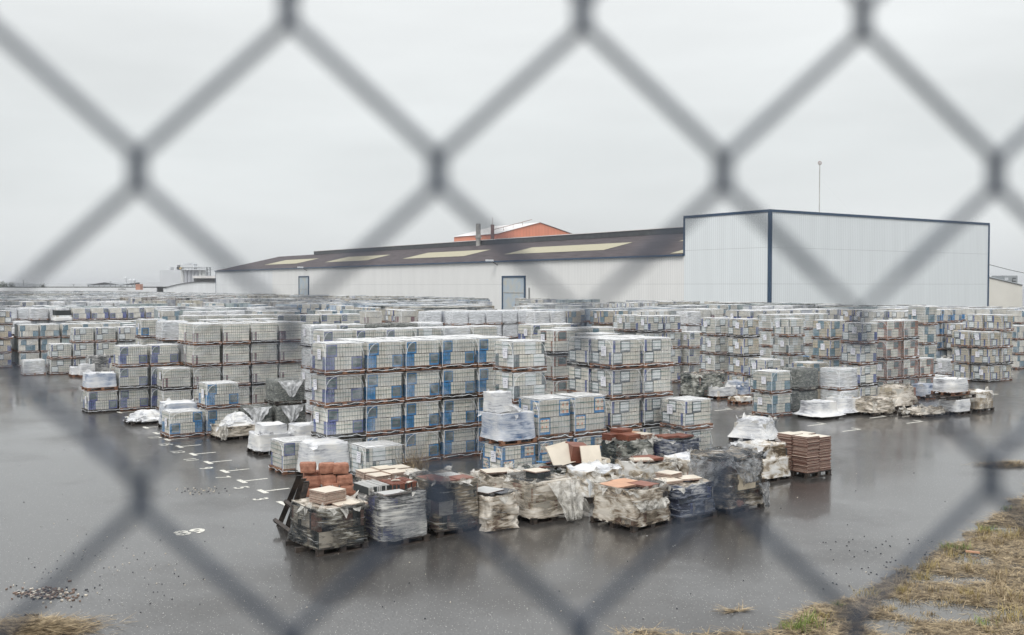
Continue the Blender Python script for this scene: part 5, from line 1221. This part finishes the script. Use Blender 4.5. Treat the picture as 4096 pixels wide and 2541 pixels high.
t = MB(); t.poly([(1.5, 6, .028), (18, 6, .028), (18, 31, .028)] , m); t.v = []; t.f = []; t.m = []
pz = .026
# puddle sheet only where the verge lies, so that it fills its hollows
for j in range(0, ny, 2):
    for i in range(0, nx, 2):
        x, y = X0+(X1-X0)*i/nx, Y0+(Y1-Y0)*j/ny; sx, sy = (X1-X0)/nx*2, (Y1-Y0)/ny*2
        if inside(Vector((x+sx/2, y+sy/2, 0))) > .45: t.poly([(x, y, pz), (x+sx, y, pz), (x+sx, y+sy, pz), (x, y+sy, pz)], m)
tag(t.build('puddle_water'), 'shallow puddles standing between the straw on the verge', 'water', kind='structure')
ST = mat('straw', (.11, .07, .03), .7, c2=(.52, .41, .25), scale=9); GR = mat('grass_green', (.07, .12, .02), .7, c2=(.22, .28, .06), scale=2); GY = mat('grass_yellow', (.20, .15, .05), .7, c2=(.38, .30, .12), scale=2)
rr = random.Random(12); t = MB()
def blade(c, az, l, wd, lean, mt, bend=.4):
    d = Vector((math.cos(az), math.sin(az), 0)); n = Vector((-d.y, d.x, 0))*wd/2; up = math.cos(lean); ou = math.sin(lean)
    p1 = c+(d*ou+Vector((0, 0, up)))*l*.55; p2 = p1+(d*(ou+bend)+Vector((0, 0, up-bend))).normalized()*l*.45
    t.poly([c-n, c+n, p1+n*.8, p1-n*.8], mt); t.poly([p1-n*.8, p1+n*.8, p2], mt)
cnt = 0
while cnt < 26000:
    p = Vector((rr.uniform(1.5, 15), rr.uniform(13.0, 28), 0))
    if abs(p.x) > .56*p.y: continue
    d = inside(p)+.22*nsg((p.x*2.5, p.y*2.5, 1))
    if d < .05: continue
    z = vz(p, d)
    if z < pz and rr.random() < .93: continue
    if nsg((p.x*1.7, p.y*1.7, 20)) < -.3 and rr.random() < .7: continue
    p.z = max(z, pz)+.008; cnt += 1
    blade(p, rr.choice([.3, 2.6, 3.6])+rr.gauss(0, .7), rr.uniform(.08, .34), rr.uniform(.006, .013), R(rr.uniform(78, 92)), ST, 0)
tag(t.build('straw_litter'), 'trampled wet straw covering the verge', 'straw', kind='stuff')
t = MB()
tf = [(3250, 2528, GR, .26), (3200, 2545, GR, .2), (3170, 2540, GR, .18), (3370, 2450, GR, .12), (3300, 2500, GY, .15), (3490, 2400, GY, .22), (3700, 2330, GY, .28), (3720, 2290, GY, .25), (3830, 2240, GY, .25), (3860, 2215, GR, .2), (3905, 2265, GY, .22), (3960, 2140, GR, .25), (3950, 2150, GY, .2),
      (4050, 2170, GY, .3), (4085, 2150, ST, .35), (4090, 2430, ST, .3), (4060, 2500, GY, .35), (3620, 2390, GY, .2), (3640, 2360, ST, .25), (3890, 2300, ST, .2), (4010, 2330, ST, .25), (4030, 2410, ST, .28), (3800, 2210, GR, .2), (4090, 2060, ST, .3), (4040, 2045, GR, .15), (3990, 2190, ST, .25), (3560, 2460, ST, .2), (3830, 2430, ST, .2), (3950, 2520, GR, .2), (3900, 2410, GY, .18)]
for k in range(36): tf.append((rr.uniform(3200, 4100), rr.uniform(2100, 2560), rr.choice([GY, ST, ST, ST]), rr.uniform(.08, .16)))
for x, y, mt_, s_ in tf:
    c = G(x, y)
    if inside(c) < 0: continue
    for i in range(int(30+s_*190)):
        q = c+Vector((rr.gauss(0, s_*.42), rr.gauss(0, s_*.42), 0)); q.z = max(vz(q, inside(q)), 0); blade(q, rr.uniform(0, 6.28), s_*rr.uniform(.5, 1.1), .008, R(rr.uniform(8, 60)), mt_ if rr.random() < .8 else GY, .5)
tag(t.build('grass_tufts'), 'green and yellow grass tufts growing on the verge', 'grass', kind='stuff')
def straw_heap(label, x, y, sx, sy, n, hgt, dens=0):
    global t
    t = MB(); c = G(x, y)
    for i in range(n):
        u, w_ = rr.gauss(0, .4), rr.gauss(0, .4); q = c+Vector((u*sx, w_*sy, 0)); q.z = .006+hgt*math.exp(-(u*u+w_*w_)*3)*rr.random()
        blade(q, .25+rr.gauss(0, .5)+(3.14 if rr.random() < .5 else 0), rr.uniform(.12, .4), .011, R(rr.uniform(74, 92)), ST, -.02)
    o = t.build('straw_heap'); tag(o, label, 'straw heap', kind='thing')
straw_heap('heap of yellowish straw at the bottom left on the asphalt', 130, 2528, .95, .45, 2200, .12)
straw_heap('small streak of straw on the asphalt near the verge', 2955, 2456, .22, .06, 70, .01)
straw_heap('brown straw mound near the right picture edge', 4050, 1865, 1.0, .35, 1100, .12)
# dry grass by the big blue block
def dry_tuft(label, x, Y_, s_, n):
    global t
    t = MB(); c = PX(x, Y_); c.z = 0
    for i in range(n): blade(c+Vector((rr.gauss(0, .16), rr.gauss(0, .12), 0)), rr.uniform(0, 6.28), s_*rr.uniform(.35, 1), .010, R(rr.uniform(3, 38)), ST, rr.uniform(.1, .8))
    tag(t.build('dry_grass_tuft'), label, 'grass tuft')
dry_tuft('tall dry grass tuft growing before the big blue block', 1655, 26.7, 1.25, 240)
# chips, stones
CHB = mat('chip_brown', (.20, .14, .11), .7, .3)
t = MB()
def chip(x, y, s_, m_, h=.012):
    c = G(x, y); a_ = rr.uniform(0, 3.14); Mx = Matrix.Translation(c) @ Matrix.Rotation(a_, 4, 'Z') @ Matrix.Rotation(rr.uniform(-.12, .12), 4, 'X'); t.box(-s_, -s_*.55, 0, s_, s_*.55, h, m_, Mx)
for i in range(190):
    a_ = rr.random(); x = 165+rr.gauss(0, 62); y = 2388+rr.gauss(0, 13)+.02*(x-165)
    if rr.random() < .2: x = rr.uniform(0, 320); y = 2400+rr.gauss(0, 18)
    chip(x, y, rr.uniform(.012, .03), rr.choice([M['tile'], CHB, CHB, M['slate']]), .016)
tag(t.build('tile_chips'), 'scatter of broken tile chips on the asphalt at the lower left', 'tile chips', kind='stuff')
t = MB()
for i in range(300):
    x, y = rr.uniform(0, 3900), rr.uniform(1700, 2541)
    if inside(G(x, y)) > 0: continue
    if rr.random() < .4: x, y = rr.gauss(420, 240), rr.gauss(2300, 90)
    if y > 2541 or y < 1600: continue
    chip(x, y, rr.uniform(.005, .013), rr.choice([M['tile'], M['slate'], M['slate'], M['tilegrey']]), .012)
for i in range(40): chip(rr.gauss(800, 60), rr.gauss(1968, 10), rr.uniform(.01, .02), rr.choice([M['tile'], M['slate']]), .014)
for i in range(60): chip(rr.uniform(3300, 3750), rr.uniform(2150, 2380), rr.uniform(.008, .016), M['slate'], .012) if inside(G(3500, 2200)) < 0 else 0
tag(t.build('small_stones'), 'small stones and crumbs strewn over the wet asphalt', 'stones', kind='stuff')
o = MB().box(-.1, -.02, 0, .1, .02, .02, M['darkwood']).build('wood_offcut'); o.location = G(108, 2474); tag(o, 'thin black wood stick near the straw heap at the lower left', 'wood offcut')
o = MB().box(-.12, -.025, 0, .12, .025, .03, M['tileor']).build('wood_offcut'); o.location = G(3905, 2232)+Vector((0, 0, .06)); o.rotation_euler = (0, 0, -.5); tag(o, 'reddish wood stick lying on the verge by a puddle', 'wood offcut')
# ------------------------------------------------------------------ chain link fence right in front of the lens
FW = mat('wire_coating', (.022, .036, .062), .45, .15, 60)
hw, hh, xs0, ys0, sl_ = .0353, .0385, (330-1218.5)/2450*.2437, .2437, .087
ux = Vector((1, sl_, 0)).normalized()
def node(j, r, d=0.0):
    p = Vector((xs0, ys0, CH+.0277-(r-1)*hh))+ux*(j*hw); n = Vector((-ux.y, ux.x, 0)); return p+n*d
def thin_zone(p):   # region of wires shaped thinner to fade over the pallets, in fence coordinates
    x = 1218.5+2450*p.x/p.y; y = 680+2450*(CH-p.z)/p.y
    if not (688 < y < 1120 and -60 < x < 2330): return False
    if x < 330 and y > 850+.2*x: return False
    if x > 2060 and y > 1120-(x-2060)*.5: return False
    return True
t = MB()
for k in range(-9, 16):          # wire k zigzags between node column k and k+1
    pts = []
    for r in range(-10, 14):
        j = k if (k+r) % 2 else k+1
        s = 1 if (j == k) else -1
        nd = node(j, r); n = Vector((-ux.y, ux.x, 0))
        # a hooked bend: the wire passes behind its neighbour, turns, and comes back in front
        pts += [nd-ux*(-s)*.0016+Vector((0, 0, .0046))+n*.0016*s, nd+ux*(-s)*.0009+Vector((0, 0, .003)), nd+ux*(-s)*.0009-Vector((0, 0, .003)), nd-ux*(-s)*.0016-Vector((0, 0, .0046))-n*.0016*s]
    dense = []
    for a_, b_ in zip(pts[:-1], pts[1:]):
        nseg = 8 if (b_-a_).length > .02 else 1
        for i in range(nseg): dense.append(a_.lerp(b_, i/nseg))
    rad = []
    for p in dense:
        c = thin_zone(p); jn = min(((p-node(j_, r_)).length for j_ in (k, k+1) for r_ in range(-10, 14) if (j_+r_) % 2), default=1)
        rad.append(.00145 if not c else (.0010 if jn < .0062 else .00042))
    rad = [(rad[max(0, i-1)]+rad[i]+rad[min(len(rad)-1, i+1)])/3 for i in range(len(rad))]
    t.tube(dense, rad, FW, 8)
tag(t.build('chain_link_fence', smooth=True), 'dark chain-link fence wires close to the lens forming large blurred diamonds', 'fence')
# ------------------------------------------------------------------ damp air
hz = MB(); hz.box(-2400, -20, -1, 2400, 4400, 28, mat('dummy', (1, 1, 1)))
ho = hz.build('haze'); hm = bpy.data.materials.new('damp_air'); hm.use_nodes = True; hn = hm.node_tree; hn.nodes.clear()
pv = hn.nodes.new('ShaderNodeVolumePrincipled'); pv.inputs['Color'].default_value = (.93, .95, .98, 1); pv.inputs['Density'].default_value = .0003; pv.inputs['Anisotropy'].default_value = .2
mo = hn.nodes.new('ShaderNodeOutputMaterial'); hn.links.new(pv.outputs[0], mo.inputs['Volume']); ho.data.materials.clear(); ho.data.materials.append(hm)
tag(ho, 'thin damp haze over the yard', 'haze', kind='stuff')
